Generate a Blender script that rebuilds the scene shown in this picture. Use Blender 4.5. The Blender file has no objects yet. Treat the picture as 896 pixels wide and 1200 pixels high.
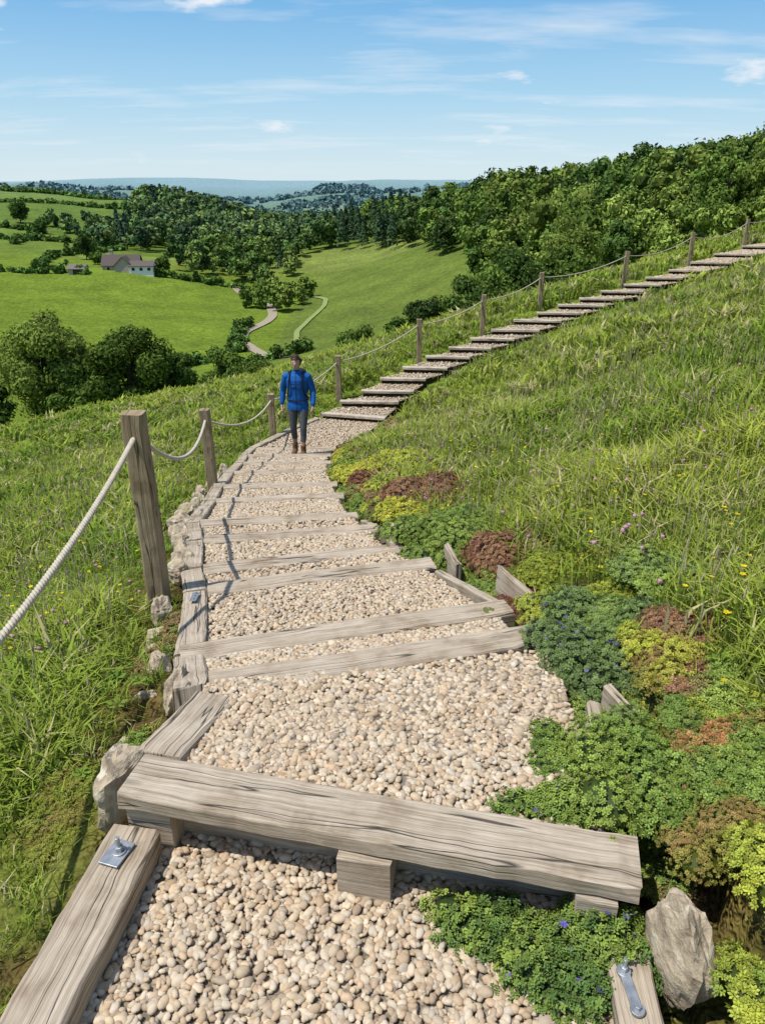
import bpy, bmesh, math, random
import numpy as np
from mathutils import Vector, Matrix
rng=np.random.default_rng(7)
random.seed(7)
scene=bpy.context.scene
# ---------------------------------------------------------------- helpers
def sstep(a,b,x):
    t=np.clip((x-a)/(b-a),0,1); return t*t*(3-2*t)
def _h(ix,iy,s):
    h=(ix.astype(np.int64)*374761393+iy.astype(np.int64)*668265263+s*974634777)&0xffffffff
    h=((h^(h>>13))*1274126177)&0xffffffff
    h=h^(h>>16)
    return (h&0xffff)/65535.0
def vn(x,y,s=0):
    x=np.asarray(x,float);y=np.asarray(y,float)
    ix=np.floor(x);iy=np.floor(y);fx=x-ix;fy=y-iy
    fx=fx*fx*(3-2*fx);fy=fy*fy*(3-2*fy)
    a=_h(ix,iy,s);b=_h(ix+1,iy,s);c=_h(ix,iy+1,s);d=_h(ix+1,iy+1,s)
    return (a*(1-fx)+b*fx)*(1-fy)+(c*(1-fx)+d*fx)*fy
def fbm(x,y,s=0,o=3):
    r=0;a=.5;t=0
    for i in range(o):
        r=r+a*vn(x*2**i,y*2**i,s+i);t+=a;a*=.5
    return r/t
class Acc:
    def __init__(s): s.V=[];s.C=[];s.F=[];s.n=0
    def add(s,v,f,c):
        v=np.asarray(v,float).reshape(-1,3);f=np.asarray(f,int)
        c=np.asarray(c,float)
        if c.ndim==1: c=np.tile(c,(len(v),1))
        s.V.append(v);s.C.append(c);s.F.append(f+s.n);s.n+=len(v)
    def inst(s,tv,tf,pos,R,S,col,tcol=None):
        N=len(pos);K=len(tv)
        if N==0:return
        S=np.asarray(S,float)
        if S.ndim==1:S=np.repeat(S[:,None],3,1)
        loc=tv[None,:,:]*S[:,None,:]
        v=np.einsum('nij,nkj->nki',R,loc)+pos[:,None,:]
        f=(tf[None,:,:]+(np.arange(N)*K)[:,None,None]).reshape(-1,tf.shape[1])
        c=np.repeat(col[:,None,:],K,1)
        if tcol is not None: c=c*tcol[None,:,:]
        s.add(v.reshape(-1,3),f,c.reshape(-1,3))
    def build(s,name,mat,smooth=False,parent=None):
        me=bpy.data.meshes.new(name)
        V=np.concatenate(s.V);C=np.concatenate(s.C)
        L=np.concatenate([f.ravel() for f in s.F])
        T=np.concatenate([np.full(len(f),f.shape[1]) for f in s.F])
        st=np.concatenate([[0],np.cumsum(T)[:-1]])
        me.vertices.add(len(V));me.vertices.foreach_set('co',V.ravel().astype(np.float32))
        me.loops.add(len(L));me.loops.foreach_set('vertex_index',L.astype(np.int32))
        me.polygons.add(len(T));me.polygons.foreach_set('loop_start',st.astype(np.int32))
        me.update(calc_edges=True)
        me.polygons.foreach_set('use_smooth',np.full(len(T),smooth))
        ca=me.color_attributes.new('Col','FLOAT_COLOR','POINT')
        ca.data.foreach_set('color',np.concatenate([C,np.ones((len(C),1))],1).ravel().astype(np.float32))
        me.materials.append(mat)
        ob=bpy.data.objects.new(name,me);scene.collection.objects.link(ob)
        if parent: ob.parent=parent
        return ob
def empty(name):
    e=bpy.data.objects.new(name,None);scene.collection.objects.link(e);return e
def rotz(a):
    c=np.cos(a);s=np.sin(a);R=np.zeros((len(a),3,3));R[:,0,0]=c;R[:,0,1]=-s;R[:,1,0]=s;R[:,1,1]=c;R[:,2,2]=1;return R
def rotx(a):
    c=np.cos(a);s=np.sin(a);R=np.zeros((len(a),3,3));R[:,0,0]=1;R[:,1,1]=c;R[:,1,2]=-s;R[:,2,1]=s;R[:,2,2]=c;return R
def frames(n):
    n=n/np.linalg.norm(n,axis=1,keepdims=True)
    r=rng.normal(size=n.shape);t=np.cross(n,r);t/=np.linalg.norm(t,axis=1,keepdims=True)
    b=np.cross(n,t)
    return np.stack([t,b,n],2)
def ico(sub):
    bm=bmesh.new();bmesh.ops.create_icosphere(bm,subdivisions=sub,radius=1)
    v=np.array([x.co[:] for x in bm.verts]);f=np.array([[q.index for q in p.verts] for p in bm.faces]);bm.free();return v,f
ICO1=ico(1);ICO2=ico(2);ICO3=ico(3);ICO4=ico(4)
# ---------------------------------------------------------------- materials
def newmat(name):
    m=bpy.data.materials.new(name);m.use_nodes=True;nt=m.node_tree
    for n in list(nt.nodes):nt.nodes.remove(n)
    return m,nt
def N(nt,t,**k):
    n=nt.nodes.new(t)
    for a,b in k.items(): setattr(n,a,b)
    return n
def ramp(nt,pts):
    r=nt.nodes.new('ShaderNodeValToRGB');e=r.color_ramp.elements
    while len(e)<len(pts):e.new(.5)
    for q,(p,c) in zip(e,pts):
        q.position=p;q.color=(c[0],c[1],c[2],1) if hasattr(c,'__len__') else (c,c,c,1)
    return r
def noise_(nt,scale,detail=4,vec=None,rough=.55):
    n=N(nt,'ShaderNodeTexNoise');n.inputs['Scale'].default_value=scale;n.inputs['Detail'].default_value=detail;n.inputs['Roughness'].default_value=rough
    if vec is not None: nt.links.new(vec,n.inputs['Vector'])
    return n
def mul(nt,a,b,fac=1.0,mode='MULTIPLY'):
    m=N(nt,'ShaderNodeMix',data_type='RGBA',blend_type=mode);m.inputs[0].default_value=fac
    nt.links.new(a,m.inputs[6]);nt.links.new(b,m.inputs[7]);return m.outputs[2]
def leaf_mat(name,trans):
    m,nt=newmat(name);L=nt.links.new
    a=N(nt,'ShaderNodeAttribute',attribute_name='Col');p=N(nt,'ShaderNodeBsdfDiffuse');L(a.outputs['Color'],p.inputs['Color'])
    o=N(nt,'ShaderNodeOutputMaterial')
    if trans:
        t=N(nt,'ShaderNodeBsdfTranslucent');L(a.outputs['Color'],t.inputs['Color']);mx=N(nt,'ShaderNodeMixShader');mx.inputs[0].default_value=trans
        L(p.outputs[0],mx.inputs[1]);L(t.outputs[0],mx.inputs[2]);L(mx.outputs[0],o.inputs[0])
    else:L(p.outputs[0],o.inputs[0])
    return m
def attr_mat(name,rough=.8,nscale=None,lo=.7,hi=1.25,spec=.3):
    m,nt=newmat(name);L=nt.links.new
    a=N(nt,'ShaderNodeAttribute',attribute_name='Col');col=a.outputs['Color']
    g=N(nt,'ShaderNodeNewGeometry')
    if nscale:
        n=noise_(nt,nscale,2,g.outputs['Position']);r=ramp(nt,[(.3,lo),(.7,hi)]);L(n.outputs['Fac'],r.inputs[0])
        col=mul(nt,col,r.outputs[0])
    p=N(nt,'ShaderNodeBsdfPrincipled');p.inputs['Roughness'].default_value=rough;p.inputs['Specular IOR Level'].default_value=spec
    L(col,p.inputs['Base Color'])
    o=N(nt,'ShaderNodeOutputMaterial');L(p.outputs[0],o.inputs[0])
    return m
M_grass=leaf_mat('grass_blade',.3)
M_leaf=leaf_mat('foliage',.22)
M_farleaf=leaf_mat('woodland_foliage',0)
M_sedum=attr_mat('succulent_leaf',.55,spec=.22)
M_peb=attr_mat('pebble',.65,nscale=60,lo=.86,hi=1.08,spec=.2)
M_bark=attr_mat('bark',.9,nscale=5,lo=.6,hi=1.3)
M_plain=attr_mat('painted_and_cloth',.75,nscale=30,lo=.85,hi=1.1,spec=.2)
M_skin=attr_mat('skin',.5,spec=.4)
def terrain_mat():
    m,nt=newmat('meadow_ground');L=nt.links.new
    a=N(nt,'ShaderNodeAttribute',attribute_name='Col');g=N(nt,'ShaderNodeNewGeometry')
    col=a.outputs['Color']
    for sc,lo,hi,dt in ((14,.60,1.32,2),(1.1,.70,1.24,4),(.09,.78,1.18,4)):
        n=noise_(nt,sc,dt,g.outputs['Position'],.68);r=ramp(nt,[(.34,(lo,lo,lo*1.05)),(.66,(hi,hi,hi*.9))]);L(n.outputs['Fac'],r.inputs[0]);col=mul(nt,col,r.outputs[0])
    p=N(nt,'ShaderNodeBsdfDiffuse')
    L(col,p.inputs['Color'])
    n=noise_(nt,2.5,5,g.outputs['Position'],.78);b=N(nt,'ShaderNodeBump');b.inputs['Strength'].default_value=.8;b.inputs['Distance'].default_value=.35
    L(n.outputs['Fac'],b.inputs['Height']);L(b.outputs[0],p.inputs['Normal'])
    o=N(nt,'ShaderNodeOutputMaterial');L(p.outputs[0],o.inputs[0]);return m
M_terr=terrain_mat()
def gravel_mat():
    m,nt=newmat('gravel_bed');L=nt.links.new
    g=N(nt,'ShaderNodeNewGeometry')
    v=N(nt,'ShaderNodeTexVoronoi');v.inputs['Scale'].default_value=46;L(g.outputs['Position'],v.inputs['Vector'])
    r=ramp(nt,[(0,(.36,.28,.19)),(.5,(.48,.40,.30)),(1,(.56,.49,.39))]);s=N(nt,'ShaderNodeSeparateColor');L(v.outputs['Color'],s.inputs[0]);L(s.outputs[0],r.inputs[0])
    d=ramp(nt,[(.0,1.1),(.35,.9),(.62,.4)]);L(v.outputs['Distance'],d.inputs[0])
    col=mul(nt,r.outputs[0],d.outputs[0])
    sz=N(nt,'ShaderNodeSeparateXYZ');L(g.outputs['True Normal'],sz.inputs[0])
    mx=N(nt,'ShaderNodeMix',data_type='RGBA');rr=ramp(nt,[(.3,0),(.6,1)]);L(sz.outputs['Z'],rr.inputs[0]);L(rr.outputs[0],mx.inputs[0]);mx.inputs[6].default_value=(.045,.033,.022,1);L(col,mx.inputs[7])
    p=N(nt,'ShaderNodeBsdfDiffuse');L(mx.outputs[2],p.inputs['Color'])
    o=N(nt,'ShaderNodeOutputMaterial');L(p.outputs[0],o.inputs[0]);return m
M_gravel=gravel_mat()
def wood_mat(name,c1,c2,c3):
    m,nt=newmat(name);L=nt.links.new
    uv=N(nt,'ShaderNodeUVMap');uv.uv_map='UVMap'
    wob=noise_(nt,2.2,1,uv.outputs[0])
    def layer(sx,sy,wx,wy,detail,rough):
        mp=N(nt,'ShaderNodeMapping');mp.inputs['Scale'].default_value=(sx,sy,1);L(uv.outputs[0],mp.inputs[0])
        ad=N(nt,'ShaderNodeVectorMath',operation='MULTIPLY_ADD');L(wob.outputs['Color'],ad.inputs[0]);ad.inputs[1].default_value=(wx,wy,0);L(mp.outputs[0],ad.inputs[2])
        return noise_(nt,1.0,detail,ad.outputs[0],rough)
    g1=layer(1.5,95,.2,1.6,5,.75)
    r=ramp(nt,[(.28,c1),(.5,c2),(.72,c3)]);L(g1.outputs['Fac'],r.inputs[0])
    fine=layer(9,330,.3,4,1,.5);rf=ramp(nt,[(.3,.78),(.65,1.12)]);L(fine.outputs['Fac'],rf.inputs[0])
    big=noise_(nt,4.5,4,uv.outputs[0],.65);rb=ramp(nt,[(.28,(.58,.51,.43)),(.48,(.97,.95,.92)),(.70,(1.15,1.16,1.17))]);L(big.outputs['Fac'],rb.inputs[0])
    col=mul(nt,mul(nt,r.outputs[0],rf.outputs[0]),rb.outputs[0])
    ck=layer(.8,17,.2,.6,2,.5)
    s=N(nt,'ShaderNodeMath',operation='SUBTRACT');L(ck.outputs['Fac'],s.inputs[0]);s.inputs[1].default_value=.575
    ab=N(nt,'ShaderNodeMath',operation='ABSOLUTE');L(s.outputs[0],ab.inputs[0])
    rc=ramp(nt,[(0,.06),(.007,.42),(.014,1)]);L(ab.outputs[0],rc.inputs[0])
    col=mul(nt,col,rc.outputs[0],.92)
    mk=N(nt,'ShaderNodeMapping');mk.inputs['Scale'].default_value=(1.6,5,1);L(uv.outputs[0],mk.inputs[0])
    vk=N(nt,'ShaderNodeTexVoronoi');vk.inputs['Scale'].default_value=1.0;L(mk.outputs[0],vk.inputs['Vector'])
    rk=ramp(nt,[(.03,.30),(.07,.72),(.10,1)]);L(vk.outputs['Distance'],rk.inputs[0]);col=mul(nt,col,rk.outputs[0],.9)
    p=N(nt,'ShaderNodeBsdfPrincipled');p.inputs['Roughness'].default_value=.85;p.inputs['Specular IOR Level'].default_value=.2
    L(col,p.inputs['Base Color'])
    hsum=N(nt,'ShaderNodeMath',operation='MULTIPLY_ADD');L(rc.outputs[0],hsum.inputs[0]);hsum.inputs[1].default_value=1.0;L(g1.outputs['Fac'],hsum.inputs[2])
    b=N(nt,'ShaderNodeBump');b.inputs['Strength'].default_value=.7;b.inputs['Distance'].default_value=.006
    L(hsum.outputs[0],b.inputs['Height']);L(b.outputs[0],p.inputs['Normal'])
    o=N(nt,'ShaderNodeOutputMaterial');L(p.outputs[0],o.inputs[0]);return m
M_wood=wood_mat('weathered_timber',(.20,.16,.115),(.43,.36,.275),(.56,.49,.40))
M_wood2=wood_mat('pale_timber',(.30,.25,.19),(.52,.45,.36),(.64,.57,.47))
M_post=wood_mat('post_timber',(.15,.11,.07),(.34,.26,.165),(.44,.36,.25))
def stone_mat():
    m,nt=newmat('lichen_stone');L=nt.links.new
    g=N(nt,'ShaderNodeTexCoord')
    n=noise_(nt,9,6,g.outputs['Object'],.65);r=ramp(nt,[(.3,(.17,.13,.085)),(.5,(.42,.34,.235)),(.72,(.60,.52,.39))]);L(n.outputs['Fac'],r.inputs[0])
    l=noise_(nt,16,4,g.outputs['Object'],.6);rl=ramp(nt,[(.56,0),(.64,1)]);L(l.outputs['Fac'],rl.inputs[0])
    mx=N(nt,'ShaderNodeMix',data_type='RGBA');L(rl.outputs[0],mx.inputs[0]);L(r.outputs[0],mx.inputs[6]);mx.inputs[7].default_value=(.58,.53,.40,1)
    l2=noise_(nt,7,4,g.outputs['Object'],.6);rl2=ramp(nt,[(.57,0),(.70,.75)]);L(l2.outputs['Fac'],rl2.inputs[0])
    mx2=N(nt,'ShaderNodeMix',data_type='RGBA');L(rl2.outputs[0],mx2.inputs[0]);L(mx.outputs[2],mx2.inputs[6]);mx2.inputs[7].default_value=(.20,.15,.05,1)
    p=N(nt,'ShaderNodeBsdfPrincipled');p.inputs['Roughness'].default_value=.9;L(mx2.outputs[2],p.inputs['Base Color'])
    b=N(nt,'ShaderNodeBump');b.inputs['Strength'].default_value=.9;b.inputs['Distance'].default_value=.03;L(n.outputs['Fac'],b.inputs['Height']);L(b.outputs[0],p.inputs['Normal'])
    o=N(nt,'ShaderNodeOutputMaterial');L(p.outputs[0],o.inputs[0]);return m
M_stone=stone_mat()
def metal_mat():
    m,nt=newmat('galvanised_steel');L=nt.links.new
    g=N(nt,'ShaderNodeTexCoord');n=noise_(nt,40,3,g.outputs['Object']);r=ramp(nt,[(.3,(.28,.30,.33)),(.7,(.5,.53,.55))]);L(n.outputs['Fac'],r.inputs[0])
    p=N(nt,'ShaderNodeBsdfPrincipled');p.inputs['Roughness'].default_value=.45;p.inputs['Metallic'].default_value=.7;L(r.outputs[0],p.inputs['Base Color'])
    o=N(nt,'ShaderNodeOutputMaterial');L(p.outputs[0],o.inputs[0]);return m
M_metal=metal_mat()
# ---------------------------------------------------------------- path layout (metres; origin at eye height)
T=[((-.62,2.20),(.60,2.54),-1.68),((-.77,2.64),(.55,3.03),-1.85),((-.98,3.64),(.25,3.97),-2.10),((-1.11,4.08),(.05,4.37),-2.20),
((-1.34,5.02),(-.10,5.24),-2.45),((-1.50,5.54),(-.27,5.70),-2.55),((-1.67,6.85),(-.46,7.01),-2.90),((-1.79,7.75),(-.58,7.84),-3.10),
((-1.92,9.0),(-.73,9.1),-3.40),((-2.0,10.04),(-.81,10.1),-3.65),((-2.12,11.1),(-.88,11.15),-3.90),((-2.19,12.2),(-.85,12.2),-4.15)]
ST=[(-1.19,14.30,.033,13.97),(-.84,14.78,.30,14.72),(-.41,15.15,.62,15.1),(-.02,15.78,.90,15.7),(.47,16.3,1.4,16.2),(1.01,16.9,1.95,16.8),(1.57,17.3,2.48,17.2),
(2.13,17.8,3.09,17.7),(2.68,18.3,3.78,18.2),(3.33,19.0,4.44,18.85),(3.99,19.4,5.1,19.3),(4.63,19.95,5.75,19.8),(5.27,20.3,6.36,20.2),(5.96,20.8,7.0,20.7),
(6.74,21.3,7.66,21.2),(7.5,21.9,8.45,21.8),(8.47,22.8,9.48,22.6),(9.5,23.9,10.6,23.7),(10.9,25.6,12.1,25.3),(12.6,27.4,13.9,27.1),(14.4,29.2,15.6,28.9),(16.2,31,17.4,30.7)]
ST=[(a,b,c,d,-4.10+.12*i) for i,(a,b,c,d) in enumerate(ST)]
bays=[]
bays.append(((-.86,.1),(.62,.1),(.62,1.43),(-.70,1.73),-1.775,-1.79))
bays.append(((-.70,1.75),(.63,1.46),(.68,2.50),(-.64,2.26),-1.625,-1.695))
for i in range(len(T)-1):
    a=T[i];b=T[i+1]
    bays.append((a[0],a[1],b[1],b[0],a[2]-.03,b[2]-.015))
bays.append((T[-1][0],T[-1][1],(.033,14.05),(-1.25,14.4),-4.18,-4.22))
for i in range(len(ST)-1):
    a=ST[i];b=ST[i+1]
    bays.append(((a[0],a[1]+.05),(a[2],a[3]+.05),(b[2],b[3]+.06),(b[0],b[1]+.06),a[4]-.015,a[4]-.01))
def bay_inside(b,x,y,m=0):
    P=[b[0],b[1],b[2],b[3]];ins=np.ones(np.shape(x),bool)
    for i in range(4):
        p=P[i];q=P[(i+1)%4];ex=q[0]-p[0];ey=q[1]-p[1];l=math.hypot(ex,ey)
        s=(ex*(y-p[1])-ey*(x-p[0]))/l
        ins&=s>-m
    return ins
def bay_z(b,x,y):
    fx=(b[0][0]+b[1][0])/2;fy=(b[0][1]+b[1][1])/2;gx=(b[2][0]+b[3][0])/2;gy=(b[2][1]+b[3][1])/2
    dx=gx-fx;dy=gy-fy;t=np.clip(((x-fx)*dx+(y-fy)*dy)/(dx*dx+dy*dy),0,1)
    return b[4]+(b[5]-b[4])*t
def in_path(x,y,m=0):
    r=np.zeros(np.shape(x),bool)
    for b in bays:r|=bay_inside(b,x,y,m)
    return r
# ---------------------------------------------------------------- terrain height
near=[(-6.2,11,-4.8),(-3.36,5.65,-3.25),(-12.9,23.8,-7.9),(-8.6,29.3,-7.9),(-5.7,19.2,-5.9),(-1.74,25.9,-5.7),(-16.5,30.8,-9.4),(3.36,30.7,-4.65),
(9.6,34.4,-3.8),(13,33.8,-2.66),(18.6,38.6,-1.55),(1.34,2.26,-1.35),(.96,1.35,-1.52),(2.17,3.95,-1.5),(4.65,9.1,-1.75),(7.75,15.6,-1.75),(4.07,14.1,-2.64),
(2.18,7.2,-2.2),(1.24,10.1,-3.1),(.7,5.5,-2.35),(1.16,4.6,-2.0),(2.7,15.4,-3.4),(6.27,18.5,-2.64),(-1.19,1.68,-1.92),(-1.32,2.72,-2.05),(-2.0,3.2,-2.39),(-3.1,10.3,-3.95),(-3.2,7.2,-3.3),
(0,-3,-1.4),(-3,-3,-2.5),(3,-3,-.6),(0,0,-1.85),(1.5,.2,-1.2),(-1.5,.2,-2.05),(-4,2,-2.9),(5,2,.1),(10,6,.6),(14,18,-.4),(20,28,.2),(.95,.8,-1.5),(-8,8,-5.0),(-12,14,-7),(-20,20,-10)]
for a,b,z in T:
    near+= [((a[0]+b[0])/2,(a[1]+b[1])/2,z-.1),(a[0]-.3,a[1],z-.08),(b[0]+.3,b[1],z+.05)]
for a in ST[::2]:
    near+= [((a[0]+a[2])/2,(a[1]+a[3])/2,a[4]-.2),(a[0]-.35,a[1]+.25,a[4]-.16),(a[2]+.4,a[3]-.2,a[4]-.06)]
near=np.array(near)
far=np.array([(-12.9,23.8,-7.9),(-16.5,30.8,-9.4),(-8.6,29.3,-7.9),(-1.74,25.9,-5.7),(-2.3,38,-8.6),(3.36,30.7,-4.65),(9.6,34.4,-3.8),(13,33.8,-2.66),(18.6,38.6,-1.55),
(12.6,27,-2.0),(20,28,.2),(14,18,-.4),(-27,58,-18),(-12,60,-17),(0,70,-15),(3,61,-11.5),(12,70,-11),(20,93,-10),(29,84,-7),(45,75,-2),(33,75,-5.5),
(-50,124,-27.6),(-42,98,-26.5),(-43,155,-26.8),(-62,195,-24.5),(-98,198,-21.8),(-72,220,-21.5),(-116,276,-18.5),(-145,365,-19),(-188,455,-8),(-310,655,0),(-24,140,-29.4),(-29,222,-29),
(0,264,-20.8),(16,177,-19.5),(-3,163,-26.8),(12.6,222,-17.5),(35,127,-10),(51,118,-6),(120,180,3),(30,253,-9),(11,329,-12),(38,188,-8),(47,144,-7),(-45,353,-26),
(-137,526,-9),(-103,488,-17),(-77,487,-24),(-55,570,-30),(-39,755,-36),(30,900,-36),(-180,900,-22),(-350,950,-6),(150,800,-22),(-100,120,-21),(-60,70,-22),(-40,20,-16),(-40,-30,-12),(0,-30,2),(30,-30,14),(150,60,22),(200,400,10),(50,480,-20),(110,520,-6),(-20,20,-10),(5,2,.1),(-3,7,-3.3)])
def rbf(P,c,lam):
    xy=P[:,:2];n=len(P);s=np.abs(xy).max()
    D=np.sqrt(((xy[:,None]-xy[None])**2).sum(2)+c*c)
    A=np.zeros((n+3,n+3));A[:n,:n]=-D+lam*np.eye(n);Q=np.c_[np.ones(n),xy/s];A[:n,n:]=Q;A[n:,:n]=Q.T
    w=np.linalg.solve(A,np.r_[P[:,2],0,0,0])
    def ev(x,y):
        x=np.asarray(x,float);sh=x.shape;x=x.ravel();y=np.asarray(y,float).ravel();out=np.empty(len(x))
        for i in range(0,len(x),40000):
            a=x[i:i+40000];b=y[i:i+40000]
            K=-np.sqrt((a[:,None]-xy[:,0])**2+(b[:,None]-xy[:,1])**2+c*c)
            out[i:i+40000]=K@w[:n]+w[n]+w[n+1]*a/s+w[n+2]*b/s
        return out.reshape(sh)
    return ev
RN=rbf(near,.8,.25);RF=rbf(far,8,2.0)
def Hraw(x,y):
    x=np.asarray(x,float);y=np.asarray(y,float);r=np.hypot(x,y);az=np.arctan2(x,y)
    w=sstep(26,40,r)
    z=RN(np.clip(x,-60,60),np.clip(y,-20,60))*(1-w)+RF(np.clip(x,-600,600),np.clip(y,-100,1100))*w
    z=z+(fbm(x*.9,y*.9,5)-.5)*.12*sstep(1.5,5,r)+(fbm(x*.03,y*.03,9)-.5)*3*sstep(60,250,r)
    wf=sstep(700,1300,r)
    f1=fbm(az*8+3.3,r*.0009,21,3)
    zf=-42+sstep(900,2000,r)*(-8+84*f1)-sstep(2000,2700,r)*(10+30*f1)+sstep(2700,4300,r)*(10+70*fbm(az*6+9,r*.0004,33,3))+sstep(4600,7500,r)*(20+60*fbm(az*4+1,r*.0002,43,2))
    return z*(1-wf)+zf*wf
def H(x,y):
    z=Hraw(x,y);x=np.asarray(x,float);y=np.asarray(y,float)
    m=(np.abs(x)<25)&(y<35)&(y>-1)
    if np.any(m):
        zz=z[m];xs=x[m];ys=y[m]
        for mg,dz in ((.28,-.02),(.14,-.10)):
            for b in bays:
                ins=bay_inside(b,xs,ys,mg)
                if ins.any(): zz[ins]=np.minimum(zz[ins],bay_z(b,xs[ins],ys[ins])+dz)
        z[m]=zz
    return z
def H1(x,y): return float(H(np.array([x]),np.array([y]))[0])
az=np.concatenate([np.arange(-52,52,.33),np.arange(52,308,2.0)])*math.pi/180
rad=[.25]
while rad[-1]<45:rad.append(rad[-1]*1.02)
while rad[-1]<10000:rad.append(rad[-1]*1.028)
rad=np.array(rad)
A,R=np.meshgrid(az,rad);X=R*np.sin(A);Y=R*np.cos(A)
Z=H(X.ravel(),Y.ravel())
x=X.ravel();y=Y.ravel()
def mixc(a,b,t): return a*(1-t[:,None])+b*t[:,None]
srng=np.random.default_rng(99);sx_=srng.uniform(-1800,1800,420);sy_=srng.uniform(230,4200,420)
def ground_col(x,y):
    r=np.hypot(x,y)
    c=mixc(np.array([.13,.17,.035]),np.array([.18,.245,.04]),sstep(4,18,r))
    f=fbm(x*.05,y*.05,3)
    c=c*(.85+.3*f)[:,None]
    e=in_path(x,y,.5)&(r<9);c[e]=mixc(c[e],np.array([.13,.085,.04]),np.clip(fbm(x[e]*4,y[e]*4,8)*2-.4,0,1))
    w=sstep(60,80,r)*(x<-22)*sstep(260,230,y)
    c=mixc(c,np.array([.165,.235,.038]),w)
    w=sstep(90,110,y)*((x>=-22)&(x<45))*sstep(330,290,y)
    c=mixc(c,np.array([.14,.19,.045]),w)
    pal=np.array([[.15,.22,.045],[.12,.185,.04],[.20,.25,.07],[.15,.215,.05],[.25,.26,.11],[.07,.12,.04],[.06,.10,.04]])
    far=y>235
    if far.any():
        xf=x[far]+40*(fbm(x[far]*.01,y[far]*.01,4)-.5);yf=y[far]
        k=np.empty(len(xf),int)
        for i in range(0,len(xf),20000):
            k[i:i+20000]=((xf[i:i+20000,None]-sx_)**2+(yf[i:i+20000,None]-sy_)**2).argmin(1)
        kk=np.where(yf>600,k%7,k%5)
        c[far]=mixc(c[far],pal[kk],.85*sstep(235,260,yf))
    haze_tint=sstep(250,2500,r)**.8  # aerial haze painted into the ground colour, growing with distance
    c=mixc(c,np.array([.165,.27,.32]),haze_tint*.88)
    c=mixc(c,np.array([.24,.36,.46]),sstep(2600,4600,r)*.9)  # farthest ridges get a paler blue painted haze
    return c
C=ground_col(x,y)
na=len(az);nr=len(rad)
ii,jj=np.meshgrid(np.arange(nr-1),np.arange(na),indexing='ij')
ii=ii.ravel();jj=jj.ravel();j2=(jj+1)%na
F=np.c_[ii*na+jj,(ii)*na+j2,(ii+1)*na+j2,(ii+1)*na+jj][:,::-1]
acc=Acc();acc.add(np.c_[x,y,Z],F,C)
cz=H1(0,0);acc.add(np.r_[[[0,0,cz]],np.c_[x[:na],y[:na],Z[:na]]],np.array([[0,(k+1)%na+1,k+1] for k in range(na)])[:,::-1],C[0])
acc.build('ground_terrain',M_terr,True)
# ---------------------------------------------------------------- gravel path
gravel=empty('gravel_path')
acc=Acc()
for b in bays:
    P=[b[0],b[1],b[2],b[3]];zs=[b[4]-.005,b[4]-.005,b[5]-.005,b[5]-.005]
    v=[(p[0],p[1],z) for p,z in zip(P,zs)]+[(p[0],p[1],z-.35) for p,z in zip(P,zs)]
    acc.add(v,[[0,1,2,3],[0,4,5,1],[1,5,6,2],[3,7,4,0]],(.5,.4,.3))
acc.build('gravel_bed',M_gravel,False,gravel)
PAL=np.array([[.45,.385,.30],[.42,.35,.26],[.38,.30,.21],[.47,.42,.34],[.44,.37,.27],[.33,.265,.20],[.43,.39,.33],[.48,.42,.33],[.34,.29,.23],[.43,.335,.24]])*np.array([1.24,1.17,1.07])
acc=Acc()
def lump(tv,s):
    rr=np.random.default_rng(s);d=rr.normal(size=3);e=rr.normal(size=3)
    return tv*(1+.13*np.sin(tv@d*2+1)+.10*np.cos(tv@e*3))[:,None]
for bi,b in enumerate(bays):
    ym=(b[0][1]+b[2][1])/2
    P=np.array([b[0],b[1],b[2],b[3]]);area=.5*abs(sum(P[i][0]*P[(i+1)%4][1]-P[(i+1)%4][0]*P[i][1] for i in range(4)))
    if ym<2.7:dens,sz,tp=5800,.0096,ICO2
    elif ym<4:dens,sz,tp=4600,.0108,ICO1
    elif ym<8:dens,sz,tp=2800,.013,ICO1
    elif ym<14.2:dens,sz,tp=1400,.016,ICO1
    else:dens,sz,tp=450,.02,ICO1
    n=int(area*dens);u=rng.random(n);w=rng.random(n)
    xy=((1-u)*(1-w))[:,None]*P[0]+(u*(1-w))[:,None]*P[1]+(u*w)[:,None]*P[2]+((1-u)*w)[:,None]*P[3]
    zz=bay_z(b,xy[:,0],xy[:,1])+rng.random(n)*.010-.001
    for k in range(4):
        sel=np.arange(n)%4==k;m=sel.sum()
        s=sz*np.exp(rng.normal(0,.21,m))
        S=np.c_[s*rng.uniform(.95,1.4,m),s*rng.uniform(.75,1.0,m),s*rng.uniform(.5,.75,m)]
        Rm=rotz(rng.random(m)*6.28)@rotx(rng.normal(0,.4,m))
        col=PAL[rng.integers(0,len(PAL),m)]*rng.uniform(.84,1.1,(m,1))
        acc.inst(lump(tp[0],k),tp[1],np.c_[xy[sel],zz[sel]],Rm,S,col)
acc.build('pebbles',M_peb,True,gravel)
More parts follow.
